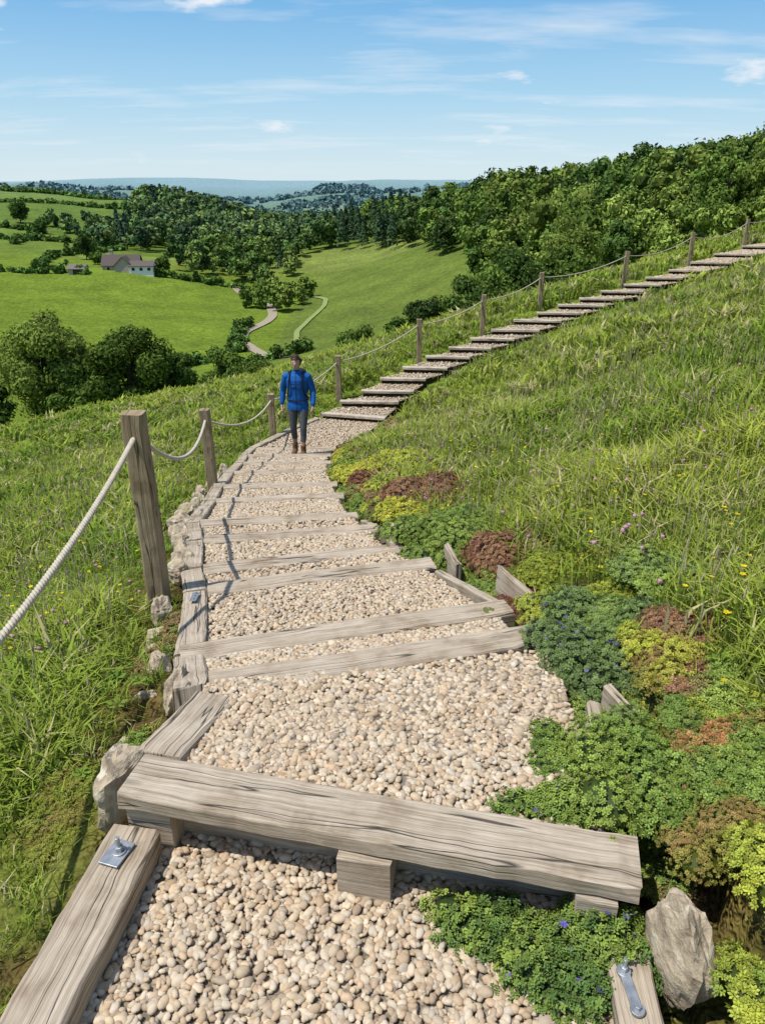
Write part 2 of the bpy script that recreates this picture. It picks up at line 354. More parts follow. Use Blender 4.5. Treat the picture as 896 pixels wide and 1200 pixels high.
# ---------------------------------------------------------------- beams
def beam(name,a,b,w,t,parent,mat=M_wood,rough=.003,up=(0,0,1),bev=.008,seg=.07):
    a=Vector(a);b=Vector(b);d=(b-a);Ln=d.length;d.normalize();up=Vector(up);side=d.cross(up).normalized();upv=side.cross(d).normalized()
    n=max(2,int(Ln/seg));hw=w/2;c=bev
    cs=[(-hw+c,0),(hw-c,0),(hw,-c),(hw,-t+c),(hw-c,-t),(-hw+c,-t),(-hw,-t+c),(-hw,-c)]
    per=[0]
    for i in range(8):
        p=cs[i];q=cs[(i+1)%8];per.append(per[-1]+math.hypot(q[0]-p[0],q[1]-p[1]))
    ou=random.random()*50;ov=random.random()*20;bow=random.uniform(-1,1)*.006*Ln
    vs=[];fs=[];uvs=[]
    for k in range(n+1):
        for i,(p,q) in enumerate(cs):
            e=rough*(2.0 if k in(0,n) else 1)
            v=a+d*(Ln*k/n+ (random.uniform(-1,1)*rough if k in(0,n) else 0))+side*(p+random.uniform(-e,e)+bow*math.sin(math.pi*k/n))+upv*(q+random.uniform(-e,e)*.6)
            vs.append(v)
    for k in range(n):
        for i in range(8):
            j=(i+1)%8;fs.append((k*8+i,(k+1)*8+i,(k+1)*8+j,k*8+j))
            u0=ou+Ln*k/n;u1=ou+Ln*(k+1)/n;uvs+=[(u0,ov+per[i]),(u1,ov+per[i]),(u1,ov+per[i+1]),(u0,ov+per[i+1])]
    fs.append(tuple(range(8)));uvs+=[(ou+q*.6,ov+p) for p,q in cs]
    fs.append(tuple(range(n*8+7,n*8-1,-1)));uvs+=[(ou+3+q*.6,ov+p) for p,q in cs[::-1]]
    me=bpy.data.meshes.new(name);me.from_pydata(vs,[],fs);ul=me.uv_layers.new(name='UVMap')
    ul.data.foreach_set('uv',np.array(uvs,dtype=np.float32).ravel());me.materials.append(mat)
    bm=bmesh.new();bm.from_mesh(me);bmesh.ops.recalc_face_normals(bm,faces=bm.faces);bm.to_mesh(me);bm.free()
    ob=bpy.data.objects.new(name,me);scene.collection.objects.link(ob)
    if parent:ob.parent=parent
    return ob
stair=empty('timber_stairway')
beam('front_tread_board',(-.74,1.695,-1.58),(.66,1.385,-1.585),.17,.06,stair,rough=.003,seg=.05)
beam('riser_board',(-.66,1.705,-1.715),(.56,1.435,-1.715),.05,.12,stair)
beam('support_block',(-.115,1.495,-1.642),(.03,1.463,-1.642),.09,.16,stair)
beam('support_block_b',(-.73,1.68,-1.642),(-.60,1.65,-1.642),.11,.16,stair)
beam('support_block_c',(.50,1.37,-1.647),(.60,1.35,-1.647),.09,.16,stair)
beam('side_rail_near',(-.715,1.60,-1.695),(-.90,.25,-1.70),.15,.14,stair,seg=.05)
beam('side_rail_mid',(-.695,1.80,-1.60),(-.60,2.16,-1.655),.15,.10,stair,seg=.05)
for i,(a,b,z) in enumerate(T):
    a3=Vector((a[0]-.02,a[1]+.06,z+.006));b3=Vector((b[0]+.06,b[1]+.06,z+.006))
    if i==1:a3=Vector((a[0]-.10,a[1]+.04,z+.012))
    beam('step_timber_%d'%(i+1),a3,b3,.145,.11,stair)
pts=[(-.70,2.22,-1.668),(-.84,2.70,-1.85),(-1.06,3.66,-2.085),(-1.20,4.12,-2.185),(-1.42,5.04,-2.43),(-1.58,5.58,-2.53),(-1.75,6.9,-2.88),(-1.87,7.8,-3.08),(-2.0,9.04,-3.38),(-2.08,10.1,-3.63),(-2.2,11.15,-3.88),(-2.27,12.25,-4.13),(-1.83,13.3,-4.16),(-1.3,14.3,-4.18)]
for i in range(len(pts)-1):
    a=Vector(pts[i]);b=Vector(pts[i+1]);d=(b-a).normalized()*.012
    beam('side_rail_%d'%i,a+d,b-d+Vector((0,0,-.004)),.13,.12,stair)
beam('edge_board',(.64,1.56,-1.60),(.72,2.05,-1.60),.05,.10,stair)
beam('edge_board_b',(.79,2.14,-1.595),(.85,1.95,-1.595),.035,.10,stair)
beam('edge_board_c',(.60,1.24,-1.715),(.55,.75,-1.715),.10,.10,stair)
beam('edge_board_d',(.62,3.48,-1.83),(.75,3.16,-1.83),.035,.2,stair)
beam('edge_board_e',(.40,4.1,-2.0),(.44,3.82,-2.0),.035,.18,stair)
beam('edge_board_f',(.07,5.0,-2.27),(.11,4.68,-2.24),.035,.18,stair)
beam('edge_board_g',(.33,3.9,-2.08),(.62,3.2,-1.91),.05,.12,stair)
beam('edge_board_h',(.05,4.95,-2.38),(.16,4.42,-2.2),.05,.12,stair)
beam('edge_board_i',(-.16,5.68,-2.55),(.0,5.26,-2.44),.05,.12,stair)
for i,s in enumerate(ST):
    beam('stair_timber_%d'%(i+1),(s[0]-.03,s[1]+.05,s[4]+.004),(s[2]+.03,s[3]+.05,s[4]+.004),.14,.055,stair,M_wood2,seg=.2)
# ---------------------------------------------------------------- rope fence
fence=empty('rope_fence')
posts=[(-1.12,-.05,1.10),(-1.29,3.70,1.15),(-1.98,8.05,1.03),(-2.03,13.2,.95),(-.90,15.2,.93),(.84,17.0,1.0),(2.46,18.5,.98),(4.2,20.3,.98),(6.85,21.9,.98),(9.66,24.5,.98),(13.0,28.3,1.0),(16.6,32.2,1.0)]
tops=[]
for i,(px,py,h) in enumerate(posts):
    zb=H1(px,py);w=.11 if i<3 else .115
    lean=random.uniform(-.02,.02)
    beam('post_%d'%i,(px,py+w/2,zb-.3),(px+lean,py+w/2,zb+h),w,w,fence,M_post,up=(0,1,0),bev=.012)
    tops.append(Vector((px+lean*.9,py,zb+h-.12)))
def tube(path,rad_,seg=6):
    P=np.asarray(path,float);n=len(P);t=np.gradient(P,axis=0);t/=np.linalg.norm(t,axis=1,keepdims=True)
    ref=np.where(np.abs(t[:,2:3])>.9,np.array([[1.,0,0]]),np.array([[0,0,1.]]))
    a=np.cross(t,ref);a/=np.linalg.norm(a,axis=1,keepdims=True);b=np.cross(a,t)
    rr=np.broadcast_to(np.asarray(rad_,float),(n,))
    th=np.arange(seg)*2*math.pi/seg
    v=P[:,None]+rr[:,None,None]*(np.cos(th)[None,:,None]*a[:,None]+np.sin(th)[None,:,None]*b[:,None])
    f=[]
    for k in range(n-1):
        for i in range(seg):
            j=(i+1)%seg;f.append((k*seg+i,k*seg+j,(k+1)*seg+j,(k+1)*seg+i))
    return v.reshape(-1,3),np.array(f)
acc=Acc()
def rope_pts(a,b,sag,n):
    t=np.linspace(0,1,n)[:,None];p=np.array(a)*(1-t)+np.array(b)*t;p[:,2]-=sag*4*(t[:,0]*(1-t[:,0]));return p
for i in range(len(tops)-1):
    a,b=tops[i],tops[i+1];Ln=(b-a).length;sag=[.20,.27,.22][i] if i<3 else .10*Ln/2.5+.02
    if i<3:
        n=int(Ln*130);c=rope_pts(a,b,sag,n);tt=np.gradient(c,axis=0);tt/=np.linalg.norm(tt,axis=1,keepdims=True)
        s1=np.cross(tt,[0,0,1.]);s1/=np.linalg.norm(s1,axis=1,keepdims=True);s2=np.cross(s1,tt)
        ph=np.arange(n)/130/.06*2*math.pi
        for k in range(3):
            q=c+.0076*(np.cos(ph+k*2.094)[:,None]*s1+np.sin(ph+k*2.094)[:,None]*s2)
            v,f=tube(q,.008,6);acc.add(v,f,(.52,.46,.36))
    else:
        v,f=tube(rope_pts(a,b,sag,24),.0135,6);acc.add(v,f,(.46,.40,.31))
acc.build('rope',M_plain,True,fence)
# ---------------------------------------------------------------- stones
def stone(x,y,z,sx,sy,sz,seed,rot=0,name='edging_stone',tilt=.15):
    rr=np.random.default_rng(seed);v,f=ICO4;v=v.copy()
    v=np.sign(v)*np.abs(v)**.75
    for k in range(9):
        d=rr.normal(size=3);d/=np.linalg.norm(d);h=rr.uniform(.62,.9);q=v@d;v-=np.outer(np.maximum(q-h,0)*.92,d)
    for k in range(20):
        d=rr.normal(size=3)*rr.uniform(3,14);v*=(1+.014*np.sin(v@d+rr.uniform(0,6)))[:,None]
    v=v/np.abs(v).max(0)*np.array([sx,sy,sz])/2
    a=Acc();a.add(v,f,(.3,.3,.3));o=a.build(name,M_stone,False);o.location=(x,y,z);o.rotation_euler=(rr.uniform(-tilt,tilt),rr.uniform(-tilt,tilt),rot);return o
stone(-.80,1.80,-1.72,.13,.30,.30,1,-.35)
stone(-.79,2.34,-1.80,.09,.22,.26,2,-.1)
stone(-1.17,3.42,-2.10,.11,.20,.24,3)
stone(-1.12,3.12,-2.08,.15,.22,.15,4,.4)
stone(-1.0,2.75,-1.98,.12,.2,.16,5,.4)
stone(-.97,2.48,-1.93,.10,.13,.12,15,.9)
stone(-1.10,2.95,-2.03,.10,.12,.10,16,.2)
stone(-.93,2.12,-1.88,.09,.12,.10,17,.2)
stone(.715,1.21,-1.665,.12,.24,.32,6,.18,'lichen_stone',.08)
for i,(px,py) in enumerate([(-1.30,4.15),(-1.37,4.5),(-1.45,4.8),(-1.54,5.1),(-1.64,5.4),(-1.73,5.75),(-1.80,6.1),(-1.86,6.5),(-1.90,6.9),(-1.97,7.3),(-2.03,7.7),(-2.1,8.4),(-2.15,9.0),(-2.2,9.6)]):
    k=random.uniform(.8,1.15);stone(px,py,H1(px,py)+.07,.14*k,.24*k,.20*k,20+i,random.random())
# ---------------------------------------------------------------- metal fixings
def prim_box(bm,c,s,rot=0):
    m=Matrix.Translation(c)@Matrix.Rotation(rot,4,'Z')@Matrix.Diagonal((*s,1));bmesh.ops.create_cube(bm,size=1,matrix=m)
def prim_cyl(bm,c,r,h,seg=16,rot=None):
    m=Matrix.Translation(c)
    if rot is not None:m=m@rot
    bmesh.ops.create_cone(bm,cap_ends=True,segments=seg,radius1=r,radius2=r,depth=h,matrix=m)
def bmob(name,bm,mat,parent=None,bev=0):
    me=bpy.data.meshes.new(name);bm.to_mesh(me);bm.free();me.materials.append(mat);o=bpy.data.objects.new(name,me);scene.collection.objects.link(o)
    if bev:
        b=o.modifiers.new('b','BEVEL');b.width=bev;b.segments=2
    if parent:o.parent=parent
    return o
bm=bmesh.new();prim_box(bm,(0,0,.003),(.06,.085,.006));prim_cyl(bm,(.005,.005,.009),.02,.004);prim_cyl(bm,(.005,.005,.019),.013,.016,6);prim_cyl(bm,(.005,.005,.035),.0065,.045)
o=bmob('bolt_plate',bm,M_metal,None,.001);o.location=(-.735,1.50,-1.690);o.rotation_euler=(0,0,-.3)
bm=bmesh.new();prim_box(bm,(0,0,.004),(.024,.09,.007));prim_cyl(bm,(0,.045,.004),.017,.0075);prim_cyl(bm,(0,-.045,.004),.017,.0075);prim_cyl(bm,(0,.045,.014),.009,.014,6)
prim_cyl(bm,(0,-.045,.012),.008,.012,6);prim_cyl(bm,(0.0,.045,.03),.005,.03,10)
o=bmob('metal_bracket',bm,M_metal,None,.001);o.location=(.575,1.13,-1.709);o.rotation_euler=(0,0,.05)
bm=bmesh.new();prim_box(bm,(0,0,.003),(.035,.16,.005));[prim_cyl(bm,(0,q,.009),.009,.01,6) for q in(-.055,.0,.055)]
o=bmob('metal_bracket',bm,M_metal,None,.001);o.location=(-1.02,3.50,-2.035);o.rotation_euler=(-.25,0,.12)
# ---------------------------------------------------------------- plants
def rosette(nl=(6,4),cup=.35):
    V=[];F=[]
    for ring,n in enumerate(nl):
        L=[1.0,.62][ring];lift=[.15,.6][ring]
        for i in range(n):
            a=i*2*math.pi/n+ring*.4;d=np.array([math.cos(a),math.sin(a),0]);s=np.array([-d[1],d[0],0]);b=len(V)
            V+= [d*.08,d*L*.6+s*.26*L+[0,0,lift*.6],d*L+[0,0,lift+cup*.2],d*L*.6-s*.26*L+[0,0,lift*.6]];F.append([b,b+1,b+2,b+3])
    return np.array(V),np.array(F)
ROS=rosette();ROS2=rosette((5,2))
def leafy():
    V=[];F=[]
    for k in range(4):
        for sgn in(0,math.pi):
            a=k*1.57+sgn;d=np.array([math.cos(a),math.sin(a),0]);s=np.array([-d[1],d[0],0]);z=np.array([0,0,.35*k]);L=1-.15*k;b=len(V)
            V+=[z,z+d*L*.55+s*.36*L+[0,0,.2],z+d*L+[0,0,.12],z+d*L*.55-s*.36*L+[0,0,.2]];F.append([b,b+1,b+2,b+3])
    return np.array(V),np.array(F)
LFY=leafy()
FLV=[];FLF=[]
for i in range(5):
    a=i*1.2566;d=np.array([math.cos(a),math.sin(a),0]);s=np.array([-d[1],d[0],0]);b=len(FLV);FLV+=[d*.05,d*.6+s*.35+[0,0,.15],d+[0,0,.2],d*.6-s*.35+[0,0,.15]];FLF.append([b,b+1,b+2,b+3])
FLV=np.array(FLV);FLF=np.array(FLF)
def mound(name,x,y,z,rx,ry,h,colA,colB,leaf=.013,tpl=ROS,flowers=None,seed=0,cover=2.3,lobes=11,acc=None,keepz=False):
    """a cushion: several overlapping low domes of different size, covered with small rosettes"""
    a=acc or Acc();rr=np.random.default_rng(seed+100)
    if not keepz:z=max(z,H1(x,y)+h*.05)
    q=rr.uniform(0,6.28,lobes);d0=rr.uniform(.1,.85,lobes);lx=x+rx*d0*np.cos(q);ly=y+ry*d0*np.sin(q);s=rr.uniform(.30,.60,lobes)*(1.15-.35*d0)
    if keepz:lz=np.full(lobes,z)
    else:lz=np.where(in_path(lx,ly,.05),z-.02,np.maximum(z-.02,H(lx,ly)-.01))
    lh=h*rr.uniform(.5,1.1,lobes)*(1.1-.4*d0);lc=rr.uniform(0,1,lobes)
    for k in range(lobes):
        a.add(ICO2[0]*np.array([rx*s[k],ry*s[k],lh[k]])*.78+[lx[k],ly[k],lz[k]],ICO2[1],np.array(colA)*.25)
    n=int(2.6*rx*ry*math.pi*cover/(leaf*leaf*2.2));n=min(n,6000)
    k=rr.choice(lobes,n,p=s**2/np.sum(s**2))
    d=rng.normal(size=(n,3));d[:,2]=np.abs(d[:,2])-.1;d/=np.linalg.norm(d,axis=1,keepdims=True)
    ext=np.c_[rx*s[k],ry*s[k],lh[k]]
    p=d*ext*(1+rng.normal(0,.09,n))[:,None];low=np.clip(.3-d[:,2],0,1);p[:,:2]*=(1+low*.9*rng.random(n))[:,None]
    p+=np.c_[lx[k],ly[k],lz[k]]
    nn=d/ext;nn/=np.linalg.norm(nn,axis=1,keepdims=True);nn=nn+rng.normal(0,.35,(n,3));nn[:,2]+=.4
    t=(.5*fbm(p[:,0]*14+seed,p[:,1]*14,seed)+.5*lc[k])[:,None];t=np.clip((t-.25)*2,0,1)
    col=np.array(colA)*(1-t)+np.array(colB)*t;col=col*rng.uniform(.65,1.25,(n,1))
    a.inst(tpl[0],tpl[1],p,frames(nn),leaf*rng.uniform(.7,1.3,n),col)
    if flowers:
        fc,m,fs=flowers;kk=rng.integers(0,n,m);a.inst(FLV,FLF,p[kk]+[0,0,leaf*1.2],frames(nn[kk]+[0,0,.6]),fs*rng.uniform(.8,1.2,m),np.array(fc)*rng.uniform(.7,1.3,(m,1)))
    if acc is None:return a.build(name,M_sedum,False)
G1=(.16,.245,.045);G2=(.27,.35,.06);YG=(.42,.44,.05);YG2=(.52,.49,.06);RD=(.22,.085,.055);RD2=(.32,.18,.09);DG=(.10,.175,.04);DG2=(.18,.26,.07);BG=(.13,.19,.065);MO=(.23,.28,.03);MO2=(.34,.37,.045)
BL=(.10,.08,.30);OR=(.42,.21,.08);BR=(.30,.20,.07)
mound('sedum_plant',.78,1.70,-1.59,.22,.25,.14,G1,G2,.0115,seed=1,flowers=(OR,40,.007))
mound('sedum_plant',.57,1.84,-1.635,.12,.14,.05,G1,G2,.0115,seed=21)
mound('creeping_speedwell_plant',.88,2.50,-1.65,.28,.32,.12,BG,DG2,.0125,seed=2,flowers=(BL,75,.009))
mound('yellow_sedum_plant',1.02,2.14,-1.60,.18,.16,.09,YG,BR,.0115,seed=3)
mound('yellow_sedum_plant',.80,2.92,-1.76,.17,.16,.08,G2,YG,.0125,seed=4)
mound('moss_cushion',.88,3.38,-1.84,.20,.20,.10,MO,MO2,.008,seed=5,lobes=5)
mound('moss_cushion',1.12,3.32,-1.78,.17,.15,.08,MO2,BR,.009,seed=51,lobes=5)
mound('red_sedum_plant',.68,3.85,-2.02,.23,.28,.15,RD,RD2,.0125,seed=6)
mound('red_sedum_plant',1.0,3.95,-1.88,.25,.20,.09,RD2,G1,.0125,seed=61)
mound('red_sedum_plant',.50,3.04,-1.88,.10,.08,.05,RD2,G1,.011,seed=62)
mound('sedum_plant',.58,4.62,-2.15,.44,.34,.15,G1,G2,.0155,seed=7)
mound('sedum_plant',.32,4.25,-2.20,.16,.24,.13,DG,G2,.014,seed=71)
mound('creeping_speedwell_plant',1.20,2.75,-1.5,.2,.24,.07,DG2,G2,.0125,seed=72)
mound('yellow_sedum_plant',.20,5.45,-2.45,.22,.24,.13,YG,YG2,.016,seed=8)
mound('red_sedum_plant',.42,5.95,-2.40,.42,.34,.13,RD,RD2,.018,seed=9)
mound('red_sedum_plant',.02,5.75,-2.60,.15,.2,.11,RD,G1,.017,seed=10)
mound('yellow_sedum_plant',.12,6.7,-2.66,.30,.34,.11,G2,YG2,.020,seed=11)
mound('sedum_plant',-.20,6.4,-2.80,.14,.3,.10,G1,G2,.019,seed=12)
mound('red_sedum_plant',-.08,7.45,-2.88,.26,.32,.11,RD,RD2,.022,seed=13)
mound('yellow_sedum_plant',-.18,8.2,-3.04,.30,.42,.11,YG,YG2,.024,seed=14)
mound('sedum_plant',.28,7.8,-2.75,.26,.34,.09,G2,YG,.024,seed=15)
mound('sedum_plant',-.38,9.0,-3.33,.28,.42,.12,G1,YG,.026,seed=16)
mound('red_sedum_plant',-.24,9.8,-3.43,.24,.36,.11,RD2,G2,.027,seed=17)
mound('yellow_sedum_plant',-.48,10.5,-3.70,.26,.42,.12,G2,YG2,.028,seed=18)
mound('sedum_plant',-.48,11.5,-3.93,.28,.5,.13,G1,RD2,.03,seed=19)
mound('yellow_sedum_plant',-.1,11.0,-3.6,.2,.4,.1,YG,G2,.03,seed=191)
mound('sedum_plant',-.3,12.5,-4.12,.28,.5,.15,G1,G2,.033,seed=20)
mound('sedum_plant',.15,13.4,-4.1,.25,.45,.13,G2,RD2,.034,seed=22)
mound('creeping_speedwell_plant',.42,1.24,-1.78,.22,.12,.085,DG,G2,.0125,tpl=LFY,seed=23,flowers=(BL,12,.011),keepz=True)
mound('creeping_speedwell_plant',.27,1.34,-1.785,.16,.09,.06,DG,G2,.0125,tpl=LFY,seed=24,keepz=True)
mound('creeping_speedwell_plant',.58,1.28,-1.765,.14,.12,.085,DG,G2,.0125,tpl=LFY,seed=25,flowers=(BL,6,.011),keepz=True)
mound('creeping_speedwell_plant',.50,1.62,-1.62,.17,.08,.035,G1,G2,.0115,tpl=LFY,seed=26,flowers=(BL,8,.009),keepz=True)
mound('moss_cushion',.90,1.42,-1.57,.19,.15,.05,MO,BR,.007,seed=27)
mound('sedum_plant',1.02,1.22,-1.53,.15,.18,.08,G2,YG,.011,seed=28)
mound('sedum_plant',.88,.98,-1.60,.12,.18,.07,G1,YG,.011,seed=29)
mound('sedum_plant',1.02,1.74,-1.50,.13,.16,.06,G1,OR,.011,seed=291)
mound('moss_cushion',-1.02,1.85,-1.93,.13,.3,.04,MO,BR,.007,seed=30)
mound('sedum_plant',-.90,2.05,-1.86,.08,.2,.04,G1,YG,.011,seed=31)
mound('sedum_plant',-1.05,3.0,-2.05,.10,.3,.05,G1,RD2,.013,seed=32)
acc=Acc();rr=np.random.default_rng(5)
def edge_pt(y,side):
    L_=[(-.84,1.6)]+[(t[0][0],t[0][1]) for t in T]+[(-1.25,14.2)];R_=[(.62,1.2),(.66,2.0)]+[(t[1][0],t[1][1]) for t in T]+[(.0,13.9)]
    q=R_ if side>0 else L_;return np.interp(y,[p[1] for p in q],[p[0] for p in q])
PA=[(G1,G2),(G1,YG),(G2,YG),(RD2,G1),(RD,RD2),(MO,MO2),(MO,BR),(DG2,G2),(G1,G2)]
for k in range(110):
    y_=1.5+12*rr.random()**1.4;x_=edge_pt(y_,1)+rr.uniform(.05,.46)+.03*y_*rr.random();s_=rr.uniform(.07,.15)*(1+.05*y_);p_=PA[rr.integers(0,len(PA))]
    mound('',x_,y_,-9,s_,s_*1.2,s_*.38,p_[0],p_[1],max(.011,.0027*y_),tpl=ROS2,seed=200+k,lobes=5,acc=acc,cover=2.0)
for k in range(26):
    y_=1.7+9*rr.random();x_=edge_pt(y_,-1)-rr.uniform(.20,.38);s_=rr.uniform(.05,.10)*(1+.05*y_);p_=PA[rr.integers(0,len(PA))]
    mound('',x_,y_,-9,s_,s_*1.6,s_*.3,p_[0],p_[1],max(.011,.0027*y_),tpl=ROS2,seed=400+k,lobes=4,acc=acc,cover=1.8)
acc.build('groundcover_mat',M_sedum,False)
# ---------------------------------------------------------------- grass
def tuft(nb,seed,wid=.045,spread=.35,bend=.55):
    rr=np.random.default_rng(seed);V=[];F=[];C=[]
    for i in range(nb):
        a=rr.uniform(0,6.28);d=np.array([math.cos(a),math.sin(a),0]);s=np.array([-d[1],d[0],0]);o=np.append(rr.normal(0,spread*.7,2),0);h=rr.uniform(.4,1.15);bd=rr.uniform(.1,bend)*h*1.3;w=wid*rr.uniform(.6,1.3);b=len(V)
        m=o+d*bd*.35+[0,0,h*.6];t=o+d*bd*1.4+[0,0,h*(1-.3*bd)]
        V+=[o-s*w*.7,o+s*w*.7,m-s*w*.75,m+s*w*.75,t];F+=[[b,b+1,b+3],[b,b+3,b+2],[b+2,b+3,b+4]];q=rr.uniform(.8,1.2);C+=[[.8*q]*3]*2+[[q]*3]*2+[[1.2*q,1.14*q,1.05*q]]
    return np.array(V),np.array(F),np.array(C)
acc=Acc()
def grass_zone(r0,r1,a0,a1,dens,h,wid,nb,seed):
    area=.5*math.radians(a1-a0)*(r1*r1-r0*r0);n=int(area*dens)
    r=np.sqrt(rng.uniform(r0*r0,r1*r1,n));a=np.radians(rng.uniform(a0,a1,n));x=r*np.sin(a);y=r*np.cos(a)
    k=~in_path(x,y,.17)
    near_=in_path(x,y,.38)&(y<13);k&=~(near_&(rng.random(n)<.55))
    plant=(y<11)&(x>-.5)&in_path(x,y,.42)&(rng.random(n)<.8)&(x>(.5-.1*y));k&=~plant
    x=x[k];y=y[k];n=len(x)
    z=H(x,y)-.01
    clump=fbm(x*1.3,y*1.3,31);hh=h*(.40+1.6*clump**1.4)*rng.uniform(.65,1.3,n)
    hh=np.where(in_path(x,y,.5),hh*.6,hh)
    t=np.clip(fbm(x*.45,y*.45,41)*1.9-.45,0,1)[:,None];u=rng.random((n,1))
    c=np.array([.175,.265,.038])*(1-t)+np.array([.32,.375,.065])*t
    c=c*(.70+.6*u);dry=rng.random(n)<.12;c[dry]=np.array([.46,.42,.21])
    for q in range(4):
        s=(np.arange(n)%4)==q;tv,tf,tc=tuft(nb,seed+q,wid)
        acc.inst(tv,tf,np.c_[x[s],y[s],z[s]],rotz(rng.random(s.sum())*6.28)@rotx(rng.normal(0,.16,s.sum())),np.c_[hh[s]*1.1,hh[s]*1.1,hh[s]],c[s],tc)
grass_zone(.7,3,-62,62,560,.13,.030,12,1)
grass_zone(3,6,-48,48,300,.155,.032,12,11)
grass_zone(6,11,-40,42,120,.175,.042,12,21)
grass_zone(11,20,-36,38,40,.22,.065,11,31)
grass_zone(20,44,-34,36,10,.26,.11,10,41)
grass=acc.build('meadow_grass',M_grass,False)
def stemmed(head_v,head_f,hs,hc,sc,name,n,hrange,rr_,a_,mat=M_leaf,thr=.42):
    acc=Acc();r=rr_[0]+(rr_[1]-rr_[0])*rng.random(n)**.9;a=np.radians(rng.uniform(*a_,n));x=r*np.sin(a);y=r*np.cos(a)
    k=~in_path(x,y,.35);k&=fbm(x*.6,y*.6,61)>thr
    x=x[k];y=y[k];n=len(x);z=H(x,y);h=rng.uniform(*hrange,n)
    st=np.array([[-.5,0,0],[.5,0,0],[.5,0,1],[-.5,0,1]],float);sf=np.array([[0,1,2,3]])
    ln=rng.normal(0,.14,n);Rm=rotz(rng.random(n)*6.28)@rotx(ln)
    acc.inst(st,sf,np.c_[x,y,z],Rm,np.c_[.0018+r[k]*.00035,np.ones(n),h],np.tile(sc,(n,1)))
    top=np.c_[x,y,z]+Rm[:,:,2]*h[:,None];s=hs*(1+r[k]*.03)*rng.uniform(.7,1.3,n)
    acc.inst(head_v,head_f,top,Rm,s,np.array(hc)*rng.uniform(.75,1.2,(n,1)));acc.build(name,mat,False)
SPV=ICO1[0]*np.array([.12,.12,1.0]);SPF=ICO1[1]
stemmed(FLV,FLF,.010,(.80,.60,.02),(.18,.26,.04),'buttercup_flowers',2600,(.14,.28),(1.5,25),(-45,45))
stemmed(ICO1[0],ICO1[1],.009,(.55,.30,.40),(.18,.26,.04),'clover_flowers',900,(.14,.27),(1.5,14),(-45,45))
stemmed(SPV,SPF,.026,(.52,.44,.28),(.38,.37,.16),'grass_seed_heads',11000,(.18,.36),(2.2,27),(-42,46),thr=.33)
acc=Acc();n=1300;r=np.sqrt(rng.uniform(1,36,n));a=np.radians(rng.uniform(-55,55,n));x=r*np.sin(a);y=r*np.cos(a);k=~in_path(x,y,.2)&((x<0)|(rng.random(n)<.4));x=x[k];y=y[k];n=len(x)
WV,WF=rosette((5,3),.2)
acc.inst(WV,WF,np.c_[x,y,H(x,y)+.03],rotz(rng.random(n)*6.28)@rotx(rng.normal(0,.3,n)),rng.uniform(.025,.055,n),np.array([.14,.23,.04])*rng.uniform(.7,1.4,(n,1)))
acc.build('broadleaf_weeds',M_leaf,False)
# ---------------------------------------------------------------- trees
def crown(acc,c,rx,rz,nl,nq,ls,col,rr,lobe=.42,core=True):
    d=rr.normal(size=(nl,3));d/=np.linalg.norm(d,axis=1,keepdims=True);d*=rr.uniform(.35,.80,(nl,1))
    lc=d*np.array([rx,rx,rz]);lr=lobe*rx*rr.uniform(.6,1.2,nl);lcol=rr.uniform(.72,1.3,nl)
    k=rr.choice(nl,nq,p=lr**2/np.sum(lr**2));n=rr.normal(size=(nq,3));n[:,2]+=.35;n/=np.linalg.norm(n,axis=1,keepdims=True)
    rad_=lr[k]*(rr.uniform(.70,1.15,nq)+.14*np.sin(n@rr.normal(size=3)*6))
    p=lc[k]+n*rad_[:,None]*np.array([1,1,.85]);p+=c
    nn=n+rr.normal(size=(nq,3))*.5;nn/=np.linalg.norm(nn,axis=1,keepdims=True)
    t1=np.cross(nn,rr.normal(size=(nq,3)));t1/=np.linalg.norm(t1,axis=1,keepdims=True);t2=np.cross(nn,t1)
    s=(ls*rr.uniform(.6,1.3,nq))[:,None]
    v=np.stack([p-t1*s,p-t2*s*.55,p+t1*s,p+t2*s*.55],1).reshape(-1,3)
    f=np.arange(nq*4).reshape(-1,4)
    cc=np.array(col)*(lcol[k]*rr.uniform(.75,1.25,nq))[:,None]
    acc.add(v,f,np.repeat(cc,4,0))
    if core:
        R_=np.tile(np.eye(3),(nl,1,1));acc.inst(ICO1[0],ICO1[1],lc+c,R_,lr*.70,np.tile(np.array(col)*.45,(nl,1)))  # added darker spheres inside the lobes, stop light passing through the crown
    return lc+c,lr
def tree(name,x,y,h,rx,col,seed,nq=9000,ls=.16,nl=34,lobe=.30):
    rr=np.random.default_rng(seed);z=H1(x,y);e=empty(name)
    a=Acc();cz=z+h*.53
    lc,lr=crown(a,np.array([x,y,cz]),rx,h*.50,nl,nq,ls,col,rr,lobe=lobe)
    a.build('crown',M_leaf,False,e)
    b=Acc();tt=np.linspace(0,1,9)[:,None];P=np.array([x,y,z-.3])*(1-tt)+np.array([x+rr.normal()*.3,y,z+h*.75])*tt;P[:,0]+=.08*np.sin(tt[:,0]*5)
    v,f=tube(P,np.linspace(h*.026,h*.008,9),8);b.add(v,f,(.10,.075,.05))
    for k in range(min(16,len(lc))):
        s=P[2+k%5];m=(s+lc[k])/2+[0,0,-.02*h];v,f=tube(np.array([s,m,lc[k]]),np.array([.012,.008,.004])*h,6);b.add(v,f,(.09,.07,.045))
    b.build('trunk',M_bark,True,e);return e
GA=np.array([.13,.20,.04]);GB=np.array([.085,.145,.034]);GC=np.array([.20,.265,.055]);GD=np.array([.062,.10,.03])
tree('ash_tree',-27.2,58.5,10.2,4.3,GC*.95,1,17000,.17)
tree('oak_tree',-20.8,60,8.6,3.5,GA*.8,2,9000,.17)
tree('oak_tree',-17.8,63,6.3,2.6,GB,3,5000,.16)
tree('hawthorn_tree',-15.0,70,5.0,2.4,GA,4,4500,.16)
